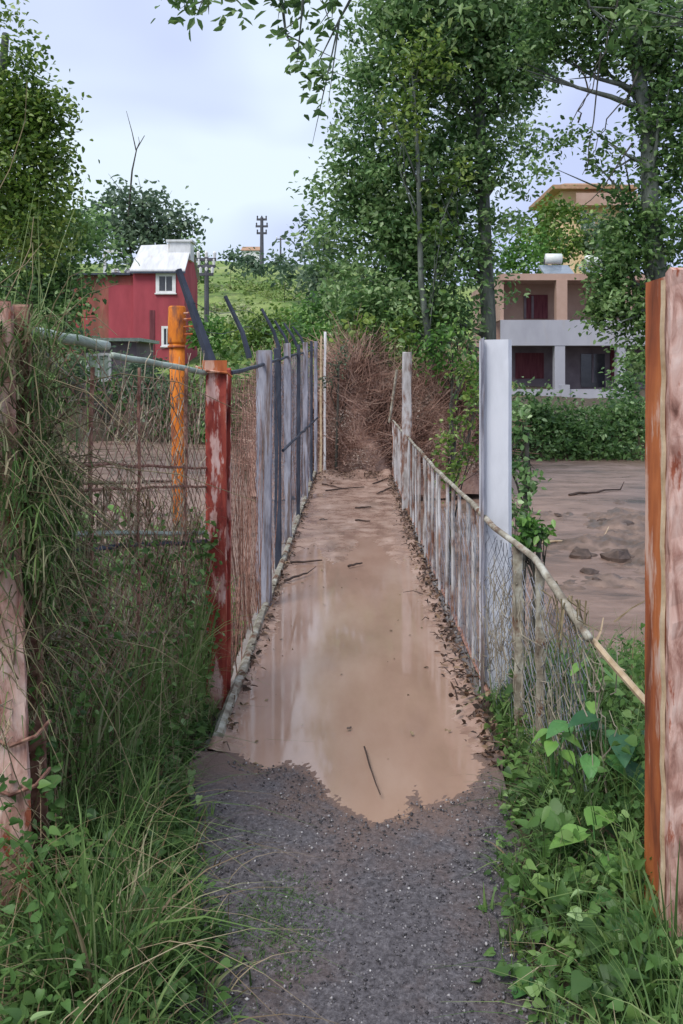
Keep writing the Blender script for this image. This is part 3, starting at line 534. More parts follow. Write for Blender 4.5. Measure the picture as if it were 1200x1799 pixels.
# C - overhanging near limb
dC = 6.5
tree('overhanging_tree', 'near tree whose dark leafy branches hang into the top of the view', 'tree', (4.6, 6.5, -1.2),
     [(4.5, 6.5, 1.5), (4.2, 6.5, 3.4), (3.0, 6.5, 4.75), W(900, -60, dC), W(700, -70, dC), W(560, -40, dC), W(480, -30, dC), W(380, -20, dC)],
     [(350, 2, 32, dC, .8), (410, -5, 30, dC, .5), (505, 25, 42, dC), (545, 75, 45, dC), (560, 140, 26, dC, .7), (600, -10, 80, dC), (480, -30, 50, dC), (800, -50, 80, dC), (980, -40, 70, dC), (1100, 10, 60, dC), (1180, -10, 60, dC)],
     mLeafD, dens=.42, leaf=.105, clump=.15, per=18, r0=.06, limbs=26, wid=.42)
# left trees
dE = 15
tree('leafy_tree', 'tall tree with yellow-green upper crown at the left edge of the view', 'tree', (W(-90, 600, dE).x, dE+10, .2),
     [W(-60, 500, dE+8), W(-30, 300, dE+3), W(0, 180, dE+1), W(10, 60, dE)],
     [(30, 240, 62, dE), (60, 190, 45, dE), (75, 270, 40, dE), (0, 130, 40, dE, .6), (40, 110, 35, dE, .45), (20, 330, 70, dE), (95, 330, 28, dE, .6), (100, 265, 20, dE, .4), (105, 190, 14, dE, .4), (0, 25, 30, dE, .6), (45, 90, 22, dE, .5), (60, 400, 70, dE), (80, 200, 30, dE, .8), (20, 180, 50, dE)],
     mLeafY, dens=1.8, leaf=.12, clump=.3, r0=.16, limbs=22)
tree('leafy_tree', 'darker broad tree low at the left edge under the yellow-green crown', 'tree', (W(60, 600, 27).x, 27, .2),
     [W(60, 520, 27), W(70, 430, 27), W(60, 360, 27)],
     [(30, 420, 80, 26), (120, 430, 60, 27), (150, 390, 35, 28, .7), (60, 520, 90, 26), (125, 500, 42, 27), (0, 600, 80, 26), (100, 590, 60, 26, .8), (175, 435, 36, 29, .8), (110, 340, 22, 26, .5), (85, 310, 28, 26, .6)],
     mLeafD, dens=1.1, leaf=.2, clump=.5, r0=.25, limbs=20)
tree('leafy_tree', 'rounded grey-green tree rising behind the white roof of the red house', 'tree', (W(260, 560, 50).x, 50, gz(-12, 50)),
     [W(262, 470, 50), W(255, 400, 50), W(250, 350, 50)],
     [(245, 370, 42, 50), (285, 395, 40, 50), (205, 385, 45, 50), (310, 400, 26, 50), (215, 345, 20, 50, .6), (262, 345, 22, 50, .7), (330, 405, 12, 50, .5), (170, 400, 40, 49), (225, 430, 45, 49), (285, 425, 25, 50)],
     mLeafB, dens=1.1, leaf=.36, clump=.8, r0=.3, limbs=14)
m = MB(); dS = 49
m.tube([W(226, 370, dS), W(232, 300, dS), W(240, 262, dS), W(254, 238, dS)], .07, 5, .02); m.tube([W(239, 264, dS), W(232, 232, dS), W(222, 195, dS)], .04, 5, .012); m.tube([W(240, 262, dS), W(245, 250, dS), W(243, 240, dS)], .025, 4, .01)
m.tube([W(236, 560, dS), W(230, 460, dS), W(226, 370, dS)], .1, 5, .07)
tag(m.build('dead_snag', mTwigDark), 'bare forked dead sapling sticking up above the tree behind the red house', 'dead tree')
# light green bushes on the far side, centre
def bush(label, blobs, mat, leaf=.14, dens=1, clump=.3, group=None, name='bush'):
    c = blobs[0]; p = W(*c[:2], c[3]); z = gz(p.x, p.y)
    return tree(name, label, 'bush', (p.x, p.y, z), [(p.x, p.y, z+.3*(p.z-z)+.1), (p.x+.05, p.y, max(z+.3, p.z))], blobs, mat, dens, leaf, clump, 26, mTwigDark, .035, group, 8)
bush('bright green bush showing above the fence tops left of the bridge end', [(545, 560, 45, 19), (575, 590, 35, 17.5), (520, 590, 35, 18), (590, 545, 30, 19)], mLeafG, .13)
bush('yellow-green bush beside the tall fence arms', [(470, 575, 42, 25), (430, 590, 35, 25), (500, 560, 30, 26)], mLeafY, .18, .9)
bush('light green bush between the red house and the first fence arm', [(370, 575, 32, 31), (400, 600, 28, 30), (350, 600, 24, 31)], mLeafG, .22)
bush('hazy green bush at the left foot of the tall poplar', [(560, 480, 40, 32), (530, 440, 22, 33, .7), (590, 500, 50, 30), (575, 440, 35, 30, .8), (545, 400, 25, 30, .6)], mLeafB, .26, 1, .5)
bush('dark bush on the open hillside below the distant mast', [(455, 465, 24, 85), (440, 460, 18, 86)], mLeafB, .6, 1, .9)
bush('dark bush at the skyline left of the distant mast', [(405, 460, 20, 105), (415, 450, 12, 106)], mLeafB, .7, 1, 1)
bush('low bush at the skyline right of the distant mast', [(500, 468, 18, 70), (520, 478, 22, 68), (490, 455, 10, 72)], mLeafB, .5, 1, .7)
bush('blue-green tree crown beside the white roof of the red house', [(340, 455, 18, 46), (345, 480, 22, 45), (335, 435, 10, 46, .6)], mLeafD, .3, 1, .4)
bush('dark shrub on the far river bank left of the orange pipe', [(120, 700, 55, 27), (60, 700, 50, 27), (180, 715, 45, 27), (100, 745, 40, 26.5)], mLeafD, .2, 1, .4)
bush('dark shrub on the far river bank right behind the orange pipe', [(250, 700, 45, 27), (340, 710, 35, 26), (300, 730, 35, 26), (390, 690, 40, 25), (440, 680, 40, 22), (220, 740, 35, 26.5)], mLeafD, .2, 1, .4)
bush('long dark shrub belt at the water line behind the mesh panel, left half', [(40, 755, 45, 26.5), (120, 765, 35, 26), (190, 765, 32, 26), (250, 765, 30, 26)], mLeafD, .2, 1.2, .35)
bush('dark shrub belt at the water line behind the orange pipe and red post', [(300, 765, 30, 25.6), (350, 765, 32, 25), (400, 755, 35, 24.5), (450, 745, 40, 23), (500, 730, 45, 21)], mLeafD, .2, 1.2, .35)
bush('leafy branches hiding the lower left of the red house and the brown shed', [(125, 560, 34, 30, .8), (95, 520, 30, 30, .8), (100, 590, 35, 30), (150, 600, 22, 30, .6)], mLeafB, .2, .9, .35)
bush('tall greyish shrub between the garden shed and the orange pipe', [(240, 660, 30, 24), (270, 690, 32, 24), (130, 640, 22, 25), (215, 640, 14, 24, .8), (270, 640, 12, 24, .6)], mLeafB, .16, 1, .3)
# right-hand bank bushes
bush('dark broad bush under the salmon balconies, beside the white post', [(950, 755, 48, 20.8), (930, 725, 34, 21), (985, 770, 40, 20.5), (915, 770, 40, 20.6), (980, 730, 30, 21, .9), (920, 690, 16, 21, .8), (960, 800, 26, 20, 1), (1000, 800, 24, 20, 1), (905, 800, 24, 20, 1)], mLeafD, .13, 1.3, .3)
bush('dark bush at the flood edge left of the orange post', [(1065, 755, 42, 21), (1035, 775, 38, 20.5), (1090, 775, 40, 20.5), (1095, 725, 30, 21.5), (1120, 740, 45, 21), (1040, 740, 26, 21, .8), (1060, 800, 26, 20, 1), (1100, 800, 26, 20, 1), (1030, 802, 22, 20, 1)], mLeafD, .13, 1.3, .3)
bush('green bush climbing beside the right corner of the salmon house', [(1105, 665, 28, 24), (1120, 630, 26, 24), (1090, 690, 24, 24)], mLeafA, .16, 1.1, .3)
bush('yellow-green tree crown between the salmon and the ochre houses', [(975, 385, 34, 52), (1005, 430, 40, 50), (940, 405, 35, 52), (985, 360, 16, 52, .7), (960, 440, 30, 50), (1015, 385, 20, 52, .7), (1040, 380, 14, 52, .5)], mLeafY, .35, 1.1, .6)
bush('green tree crown just left above the salmon house roof', [(920, 440, 35, 48), (895, 460, 28, 48), (945, 460, 25, 47), (890, 425, 20, 48, .6)], mLeafG, .32, 1, .6)
bush('grey-green tree crown below the ochre house, right of its yellow neighbour', [(1060, 430, 32, 50), (1040, 405, 24, 51), (1085, 440, 36, 50), (1070, 395, 16, 51)], mLeafB, .35, 1.1, .6)
bush('yellow-leaved shrub outside the railing between bridge end and white post', [(790, 775, 22, 8.2), (815, 740, 22, 8.4), (800, 815, 24, 8.0), (825, 800, 18, 8, .8), (780, 850, 18, 7.8, .6), (830, 700, 22, 8.6), (815, 660, 20, 9, .7)], mLeafY, .055, .65, .10)
bush('leafy sapling growing close behind the white post', [(915, 760, 15, 6.2), (908, 810, 16, 6.2), (922, 850, 15, 6.1, .8), (905, 890, 15, 6, .8), (915, 720, 10, 6.2, .7), (925, 920, 14, 6)], mLeafA, .06, .8, .07, name='sapling')
bush('small bright green plant growing at the water edge right of the white post', [(935, 930, 18, 5.4), (952, 935, 12, 5.4), (918, 945, 14, 5.4)], mLeafG, .06, 1, .05, name='small_plant')
bush('leafy weeds crowding the foot of the tall poplar', [(790, 620, 40, 13.5), (835, 650, 30, 13.5), (750, 605, 25, 13.6, .7), (845, 700, 25, 13.2)], mLeafG, .11, .8, .22)
nC = 900; hx = RNG.uniform(-38, 6, nC); hy = 28+70*RNG.uniform(0, 1, nC)**1.4; k_ = (np.sin(hx*.5+hy*.3)+np.sin(hy*.45-hx*.2)+RNG.normal(size=nC)*.7) > -.1
k_ &= ~((hy > 38) & (hy < 47) & (hx < -7)); hx, hy = hx[k_], hy[k_]; hr_ = (.35+.9*RNG.uniform(0, 1, len(hx))**2)*(.6+hy/90)
P = np.repeat(np.stack([hx, hy, ground(hx, hy)+hr_*.35], 1), 45, 0)+RNG.normal(size=(len(hx)*45, 3))*np.repeat(hr_, 45)[:, None]*np.array([.55, .55, .38])
V, Fc = leaf_arrays(P, np.repeat(.16+.12*hy/50, 45)*RNG.uniform(.7, 1.3, len(P)), .6, .8, 0)
tag(np_mesh('hillside_scrub', V, Fc, M('scrub_leaves', [(0, (.06, .12, .03)), (.4, (.15, .24, .06)), (.7, (.28, .35, .11)), (1, (.42, .43, .28))], tint=True, rough=.8, bump=0, trans=.25), tint=np.repeat(np.clip(np.repeat(RNG.uniform(0, 1, len(hx)), 45)+RNG.normal(size=len(P))*.12, 0, 1), 6)), 'mottled yellow-green scrub covering the open hillside', 'scrub', kind='stuff')
# ------------------------------------------------------------------ brush heap at the bridge end
def brush(label, cx, cy, rx_, ry_, h, n, zb=0., parentless=True):
    t = thing('brush_heap', (cx, cy, zb), label, 'brush heap')
    # earth core
    a = np.linspace(0, 2*np.pi, 33)[:-1]; V = []; 
    for j in range(9):
        f = j/8; r = math.cos(f*math.pi/2)**.7; z = zb-.3+(h*.86+.3)*math.sin(f*math.pi/2)
        for q in a: k = 1+.1*math.sin(q*5+j)+random.uniform(-.05, .05); V.append((cx+rx_*.85*r*k*math.cos(q), cy+ry_*.85*r*k*math.sin(q), zb+(z-zb)*(1+.10*math.sin(q*3+cx*5)+.08*math.sin(q*7))-.04))
    V = np.array(V); Fq = np.array([(j*32+i, j*32+(i+1) % 32, (j+1)*32+(i+1) % 32, (j+1)*32+i) for j in range(8) for i in range(32)])
    np_mesh('earth_mound', V, Fq, mBrushSoil, parent=t, smooth=True)
    # twigs and dead leaves through the volume's skin
    m = MB()
    def skin():
        q = random.uniform(0, 2*math.pi); f = random.random(); r = math.cos(f*math.pi/2)**.7
        return Vector((cx+rx_*.85*r*math.cos(q), cy+ry_*.85*r*math.sin(q), zb+h*.86*math.sin(f*math.pi/2)*(1+.10*math.sin(q*3+cx*5)+.08*math.sin(q*7))))
    for _ in range(n):
        p = skin(); d = Vector((random.gauss(0, .6), random.gauss(0, .5)-.2, abs(random.gauss(.5, .5)))).normalized()*random.uniform(.2, .95)
        m.tube([p, p+d*.5+Vector((random.uniform(-.05, .05), 0, 0)), p+d+Vector((random.uniform(-.1, .1), 0, random.uniform(-.1, .05)))], .0075, 3, .003)
    m.build('twigs', mTwig, t)['kind'] = 'stuff'
    P = np.array([skin() for _ in range(int(n*4.2))])+RNG.normal(size=(int(n*4.2), 3))*.07
    per = 9; P = np.repeat(P, per, 0)+RNG.normal(size=(len(P)*per, 3))*.06
    V, Fc = leaf_arrays(P, .036*RNG.uniform(.5, 1.3, len(P)), .45, .9, 0)
    np_mesh('dead_leaves', V, Fc, mBrush, tint=rep(np.clip(.5+.28*np.sin(P[:, 0]*4+P[:, 2]*3)+.25*np.sin(P[:, 2]*7-P[:, 0]*6+1)+RNG.normal(size=len(P))*.13, 0, 1), 6), parent=t)['kind'] = 'stuff'
    return t
brush('tall reddish-brown heap of dry brush blocking the far end of the footbridge', .1, 14.4, 1.0, 1.3, 2.0, 2500)
brush('lower brown brush heap to the right of the bridge end, behind the railing', 1.5, 14.4, 1.05, 1.0, 1.7, 1900, -.1)
brush('small brown heap of dry brush filling the gap behind the railing end', .9, 14.0, .55, .6, 1.5, 700, -.05)
brush('brown brush heap at the left of the bridge end behind grey posts', -1.2, 14.2, .7, .9, 1.75, 600, -.1)
bush('greyish leafy weeds topping the brown brush heap beside the thin white stakes', [(590, 640, 18, 13.3, .5), (600, 615, 16, 13.5, .5), (575, 670, 10, 13.2, .5)], mLeafB, .05, .6, .1, name='weeds')
bush('leafy creeper spilling over the top of the brown brush heap', [(640, 605, 26, 14, .5), (690, 625, 22, 14, .6), (755, 625, 22, 13.8, .4), (805, 660, 18, 13.5, .4)], mLeafG, .08, .8, .15, name='creeper')
# ------------------------------------------------------------------ houses
def window(x0, x1, z0, z1, y, parent, fw=.12, glass=None, name='window'):
    m = MB(); m.box((x0, y-.05, z0), (x0+fw, y, z1)); m.box((x1-fw, y-.05, z0), (x1, y, z1)); m.box((x0+fw, y-.048, z1-fw), (x1-fw, y, z1)); m.box((x0-.04, y-.10, z0-.06), (x1+.04, y, z0-.001)); m.box((x0+fw, y-.048, z0), (x1-fw, y, z0+fw*.6))
    m.box(((x0+x1)/2-.02, y-.04, z0+fw*.6), ((x0+x1)/2+.02, y, z1-fw))
    f = m.build(name, mFrame, parent); m = MB(); m.box((x0+fw, y-.02, z0+fw*.6), (x1-fw, y-.004, z1-fw)); m.build('pane', glass or mGlass, f); return f
d = 40.; q = lambda px, py, dd=d: W(px, py, dd)
rh = thing('red_house', (q(280, 640).x, 43, gz(-8.5, 42)), 'red painted house with white sheet roof across the river', 'house')
x0, x1, ze, zb = q(234, 0).x, q(324, 0).x, q(0, 477).z, .8
m = MB(); m.box((x0, d, zb), (x1, d+3.4, ze)); m.build('wall', mRedWall, rh)
zr = ze+1.55
m = MB(); m.add([(x0-.1, d-.25, ze-.02), (x1+.08, d-.25, ze-.02), (x1+.05, d+1.7, zr), (x0-.05, d+1.7, zr-.1), (x0-.1, d-.25, ze+.06), (x1+.08, d-.25, ze+.06), (x1+.05, d+1.7, zr+.08), (x0-.05, d+1.7, zr-.02)], [(3, 2, 1, 0), (4, 5, 6, 7), (0, 1, 5, 4), (1, 2, 6, 5), (2, 3, 7, 6), (3, 0, 4, 7)])
m.add([(x0-.05, d+1.8, zr), (x1+.05, d+1.8, zr), (x1+.08, d+3.7, ze), (x0-.1, d+3.7, ze)], [(0, 1, 2, 3)]); m.build('roof', mWhiteRoof, rh)
for gx_, o_ in ((x1-.02, .05), (x0+.02, .1)): m = MB(); m.add([(gx_, d, ze), (gx_, d+3.4, ze), (gx_, d+1.7, zr-o_)], [(0, 1, 2)]); m.build('gable', mRedWall, rh)
m = MB(); m.box((x1-1.0, d+1.0, ze+.7), (x1+.1, d+1.9, ze+1.6)); m.box((x1-1.1, d+.9, ze+1.6), (x1+.2, d+2.0, ze+1.7)); m.build('roof_dormer', mWhiteRoof, rh)
a, b = q(274, 515), q(309, 478); window(a.x, b.x, a.z, b.z-.04, d, rh, .17)
a, b = q(284, 608), q(303, 573); window(a.x, b.x, a.z, b.z, d, rh, .12)
a, b = q(263, 660), q(272, 545); m = MB(); m.box((a.x, d-.03, zb), (b.x, d-.003, b.z)); m.build('door', mMaroon, rh)
m = MB(); m.box((x0-.08, d-.28, ze-.12), (x1+.1, d-.251, ze-.02)); m.build('eave_board', mDark, rh)
x2 = q(100, 0).x; zs = q(0, 483).z
sh = thing('lean_to_shed', (q(170, 640).x, 41.5, gz(-12, 42)), 'rusty brown lean-to shed with dark roof edge joined to the red house', 'shed')
m = MB(); m.box((x2, d+.3, zb), (x0-.01, d+4, zs)); m.build('wall', mRustWall, sh)
m = MB(); m.box((x2-.2, d, zs+.003), (x0-.15, d+4.2, zs+.10)); m.build('roof', mDark, sh)
a, b = q(188, 640), q(234, 500); m = MB(); m.box((a.x, d+.26, zb), (b.x, d+.297, b.z)); m.build('red_sheet', mRedWall, sh)
a, b = q(176, 478), q(180, 441)
m = MB(); m.box((a.x, d+.5, zs+.1), (a.x+.12, d+.62, b.z)); m.box((a.x, d+.49, b.z-.01), (a.x+.9, d+.63, b.z+.12)); m.build('white_angle_frame', mWhiteRoof, sh)
for (xa, ya, xb_, yb_, hh) in ((.9, .6, 1.3, 1.4, .45), (.35, .6, .75, 1.0, .33), (1.8, .4, 2.3, 1, .38)): m = MB(); m.rock((a.x+(xa+xb_)/2, d+(ya+yb_)/2, zs+.1+hh/2), (xb_-xa)/2*1.1, .8); m.build('roof_bundle', mWhiteRoof, sh)

# small pale shed with window further left
dd = 30.; a, b = W(140, 700, dd), W(240, 600, dd)
ps = thing('garden_shed', ((a.x+b.x)/2, dd, .3), 'small grey-green shed with a white framed window seen through the mesh', 'shed')
m = MB(); m.box((a.x, dd, .1), (b.x, dd+2.5, b.z)); m.build('wall', mInner, ps); m = MB(); m.box((a.x-.2, dd-.25, b.z+.003), (b.x+.2, dd+2.7, b.z+.12)); m.build('roof', mGreenRail, ps)
a, b = W(152, 668, dd), W(196, 620, dd); window(a.x, b.x, a.z, b.z, dd, ps, .1, mGreenRail)
# salmon house
d = 35.
sb = thing('salmon_house', (q(1000, 700, d).x, 38, gz(9, 38)), 'two-storey salmon house with pale grey balcony band behind the bushes', 'house')
X0, X1 = W(884, 0, d).x, W(1118, 0, d).x; zR = W(0, 492, d).z; zB1, zB0 = W(0, 562, d).z, W(0, 607, d).z; yb = d+1.7
m = MB(); m.box((X0, yb, 0), (X1+1.5, yb+7, zR)); m.build('upper_wall', mSalmon, sb)
m = MB(); m.box((X0+.1, yb-.03, 0), (X1+1.4, yb-.003, zB0)); m.build('lower_wall', mInner, sb)  # dark wall colour stands in for the shade inside the lower storey
m = MB(); m.box((X0-.1, d, zB0), (X1+1.6, d+.14, zB1)); m.box((X0-.1, d+.14, zB0), (X1+1.6, yb-.04, zB0+.2)); m.build('balcony', mBand, sb)
m = MB(); m.box((X0-.1, d+.05, zR+.002), (X1+1.7, yb+7.2, zR+.28)); m.build('roof_slab', mSalmon, sb)
for (pa, pb, z0, z1, mt) in ((978, 997, zB1, zR, mSalmon), (1095, 1110, zB1, zR, mSalmon), (975, 993, 0, zB0-.003, mBand), (1085, 1100, 0, zB0-.003, mBand), (884, 892, 0, zB0-.003, mBand)):
    m = MB(); m.box((W(pa, 0, d).x, d+.02, z0), (W(pb, 0, d).x, d+.42, z1)); m.build('pillar', mt, sb)
m = MB(); m.box((X0-.1, d+.14, zB1+.003), (X0+.05, yb-.003, zR)); m.build('side_wall', mSalmon, sb)
def wy(px0, px1, py0, py1): a, b = W(px0, py1, yb), W(px1, py0, yb); return a.x, b.x, a.z, b.z
a = wy(924, 962, 520, 560); m = MB(); m.box((a[0], yb-.05, a[2]), (a[1], yb-.004, a[3]+.05)); o = m.build('balcony_door', mMaroon, sb)
m = MB(); m.box((a[0]-.1, yb-.08, a[2]), (a[0], yb-.002, a[3]+.1)); m.box(((a[0]+a[1])/2-.25, yb-.08, a[2]), ((a[0]+a[1])/2-.15, yb-.051, a[3])); m.build('frame', mInner, o)
a = wy(1020, 1062, 622, 672); m = MB(); m.box((a[0], yb-.07, a[2]-.2), (a[1], yb-.035, a[3])); o = m.build('doorway', mGlass, sb)
m = MB(); m.box(((a[0]+a[1])/2-.06, yb-.1, a[2]), ((a[0]+a[1])/2+.03, yb-.071, a[3])); m.build('frame', mInner, o)
a = wy(1072, 1092, 612, 668); m = MB(); m.box((a[0], yb-.09, a[2]), (a[1], yb-.035, a[3])); m.build('red_curtain', mMaroon, sb)
a = wy(905, 955, 620, 665); m = MB(); m.box((a[0], yb-.06, a[2]), (a[1], yb-.035, a[3])); m.build('shutter', mMaroon, sb)
m = MB(); m.box((W(880, 0, 31).x, 31, 0), (W(1110, 0, 31).x, 31.2, W(0, 684, 31).z)); m.box((W(985, 0, 31).x, 30.9, 0), (W(1000, 0, 31).x, 31.25, W(0, 676, 31).z)); tag(m.build('garden_wall', mBand), 'low pale garden wall in front of the salmon house behind the dark bushes', 'wall')
def heater(px, py, lb):
    a = W(px, py, d+2); z = zR+.28
    t = thing('solar_water_heater', (a.x, d+2, z), lb, 'water heater')
    m = MB(); m.tube([(a.x-.36, d+2, a.z), (a.x-.34, d+2, a.z), (a.x+.36, d+2, a.z), (a.x+.38, d+2, a.z)], [.16, .24, .24, .16], 14); m.build('tank', mTank, t, True)
    m = MB(); m.add([(a.x-.7, d+.7, z+.08), (a.x+.6, d+.7, z+.08), (a.x+.6, d+1.8, a.z-.3), (a.x-.7, d+1.8, a.z-.3), (a.x-.7, d+.75, z+.02), (a.x+.6, d+.75, z+.02), (a.x+.6, d+1.85, a.z-.38), (a.x-.7, d+1.85, a.z-.38)], [(0, 1, 2, 3), (7, 6, 5, 4), (0, 4, 5, 1), (1, 5, 6, 2), (2, 6, 7, 3), (3, 7, 4, 0)]); m.build('collector_panel', mPanel, t)
    for s_ in (-.4, .3): m = MB(); m.tube([(a.x+s_, d+2, a.z), (a.x+s_, d+2, z+.03), (a.x+s_, d+.8, z+.03)], .03, 5); m.build('stand_leg', mPole, t)
heater(972, 455, 'solar water heater with dark panel at the middle of the salmon house roof')
heater(1042, 458, 'pale green-white solar tank nearer the leaves on the salmon house roof')
# ochre house on the hill
d = 62.; zg = gz(16, 62)
oh = thing('ochre_house', (W(1010, 0, d).x, 65, zg), 'ochre yellow house with flat overhanging roof high on the hill', 'house')
a, b = W(985, 0, d).x, W(1100, 0, d).x; z1 = W(0, 336, d).z
m = MB(); m.box((a, d, zg-1), (b, d+7, z1)); m.build('wall', mYellow, oh)
m = MB(); m.box((a-.8, d-.9, z1+.003), (b+.6, d+7.5, z1+.3)); m.add([(a-.5, d-.5, z1+.3), (b+.3, d-.5, z1+.3), (b-1, d+3.5, z1+1.4), (a+1.2, d+3.5, z1+1.4), (b+.3, d+7.3, z1+.3), (a-.5, d+7.3, z1+.3)], [(0, 1, 2, 3), (3, 2, 4, 5), (0, 3, 5), (1, 4, 2)]); m.build('roof', mTile, oh)
zb_ = W(0, 366, d).z; m = MB(); m.box((W(1005, 0, d).x, d-1.2, zb_), (b+.5, d-.003, zb_+.25)); m.box((W(1005, 0, d).x, d-1.2, zb_+.25), (b+.5, d-1.1, zb_+.9)); m.build('balcony', mSalmon, oh)
window(W(1020, 0, d).x, W(1045, 0, d).x, W(0, 400, d).z, W(0, 375, d).z, d, oh, .12)
# small pale house on the skyline
d = 150.; zg = gz(W(440, 0, d).x, d); a, b = W(425, 0, d).x, W(455, 0, d).x
fh = thing('farmhouse', ((a+b)/2, d, zg), 'tiny pale farmhouse on the skyline near the distant mast', 'house')
m = MB(); m.box((a, d, zg-1), (b, d+5, zg+2.2)); m.build('wall', mFrame, fh); m = MB(); m.add([(a-.2, d-.3, zg+2.2), (b+.2, d-.3, zg+2.2), (b+.2, d+2.5, zg+3.3), (a-.2, d+2.5, zg+3.3), (b+.2, d+5.3, zg+2.2), (a-.2, d+5.3, zg+2.2)], [(0, 1, 2, 3), (3, 2, 4, 5), (0, 3, 5), (1, 4, 2)]); m.build('roof', mTile, fh)
m = MB(); m.box((W(433, 0, d).x, d-.05, zg+.6), (W(438, 0, d).x, d-.005, zg+1.5)); m.build('window', mGlass, fh)
# poles
def pole(label, px, ptop, d, r, arms, name='utility_pole'):
    p = W(px, ptop, d); z0 = gz(p.x, d); t = thing(name, (p.x, d, z0), label, 'utility pole'); m = MB(); m.tube([(p.x, d, z0-.2), (p.x, d, p.z)], r, 8, r*.7); m.build('shaft', mPole, t)
    for (f_, wd) in arms:
        z = p.z-f_; m = MB(); m.box((p.x-wd, d-.09, z-.06*r*8), (p.x+wd, d+.03, z+.06*r*8)); c = m.build('crossarm', mPole, t)
        for s_ in (-.85, 0, .85): m = MB(); m.tube([(p.x+s_*wd, d-.03, z+.05), (p.x+s_*wd, d-.03, z+.16+r), (p.x+s_*wd, d-.03, z+.24+r)], [.03+r*.2, .06+r*.2, .03], 6); m.build('insulator', mFrame if r < .15 else mPole, c)
pole('dark utility pole with stacked crossarms beside the white-roofed red house', 363, 452, 36, .13, ((.1, .42), (.4, .38), (.75, .3)))
pole('tall distant mast with short crossarms standing on the skyline', 460, 382, 120, .32, ((.3, .75), (1.3, .9), (2.3, .75)), 'lattice_mast')
pole('thin distant pole on the skyline left of the poplar', 493, 415, 110, .14, ((.4, .6),))
# grey track on the hillside
pts = [(330, 500), (380, 488), (430, 480), (480, 477), (540, 478), (600, 470)]
# teal netting behind the second arm
m = MB(); dd = 14.5; g_ = 10; V = []
for j in range(g_+1):
    for i in range(g_+1):
        a = W(432+30*i/g_+4*math.sin(j), 545+62*j/g_-8*math.sin(i*.6), dd); V.append((a.x, a.y+.12*math.sin(i*1.3+j*.5), a.z))
m.add(V, [(j*(g_+1)+i, j*(g_+1)+i+1, (j+1)*(g_+1)+i+1, (j+1)*(g_+1)+i) for j in range(g_) for i in range(g_)])
xs = np.linspace(1.0, 9.5, 190); ys = np.linspace(5.2, 14.2, 190); X, Y = np.meshgrid(xs, ys)
nn_ = np.sin(X*2.1+Y*1.3)*np.sin(Y*1.7-X*.6)
Z = -.512+.065*nn_+.03*np.sin(X*5.3-Y*3.1+2*np.sin(Y))+.03*np.sin(Y*6.7+X*2.2)*np.sin(X*4.1)+.022*np.sin(X*13+Y*9)*np.sin(Y*15-X*4)+.013*np.sin(X*31+3*np.sin(Y*9))*np.sin(Y*27)+.008*RNG.normal(size=X.shape)
Z += .05*np.exp(-((X-3.9)/1.8)**2-((Y-10.2)/1.8)**2)-.14*np.maximum(ss(8.2, 9.4, X), np.maximum(ss(1.6, 1.0, X), np.maximum(ss(12.2, 14.1, Y), ss(5.8, 5.2, Y))))
V = np.stack([X.ravel(), Y.ravel(), Z.ravel()], 1); I = (np.arange(189)[:, None]*190+np.arange(189)[None, :]).ravel()
tag(np_mesh('mud_bank', V, np.stack([I, I+1, I+191, I+190], 1), M('wet_brown_silt', [(.3, (.08, .06, .045)), (.5, (.17, .12, .095)), (.7, (.29, .205, .165))], 3.5, 9, rough=.35, rough2=.8, bump=.8, bdist=.03), smooth=True), kind='structure')
# ------------------------------------------------------------------ river debris
for (px, py, r, lb) in ((1060, 915, .12, 'small dark rock standing alone in the brown flood'), (1100, 925, .2, 'dark wet rock nearest the orange post in the flood'), (1075, 940, .14, 'flat dark rock below the pair in the brown flood'),
                    (1085, 980, .26, 'low dark rock with a pale top in the flood'), (1020, 975, .2, 'brown mud clod surfacing in the flood right of the bright plant'), (1035, 1005, .13, 'small brown clod just below the larger one'), (980, 905, .11, 'little dark clod near the far side of the flood'), (1050, 1020, .1, 'smallest dark clod lowest in the flood')):
    dd = F*2.08/(py-CY); a = W(px, py, dd); m = MB(); m.rock((a.x, a.y, -.5), r*.7, .75); m.rock((a.x+r*.7, a.y+.1, -.52), r*.6, .4); tag(m.build('rock', mRockM), lb, 'rock', 'rocks and clods in the flood')
for (p0, p1, r, lb) in (((930, 958), (1060, 946), .02, 'thin pale floating pole in the flood right of the white post'), ((1000, 870), (1090, 860), .025, 'dark floating stick in the far flood'), ((90, 850), (300, 846), .05, 'long dark driftwood log floating upstream behind the mesh'), ((120, 880), (260, 905), .04, 'slanting driftwood branch floating behind the mesh')):
    da, db = F*2.08/(p0[1]-CY), F*2.08/(p1[1]-CY); a, b = W(*p0, da), W(*p1, db); m = MB(); m.tube(wob((a.x, a.y, -.48), (b.x, b.y, -.48), 6, .03), r, 6, r*.5); m.tube([(b.x, b.y, -.48), (b.x+.1, b.y+.1, -.35)], r*.5, 5, r*.2)
    tag(m.build('driftwood', mPaleWood if r == .02 else mStick), lb, 'driftwood')
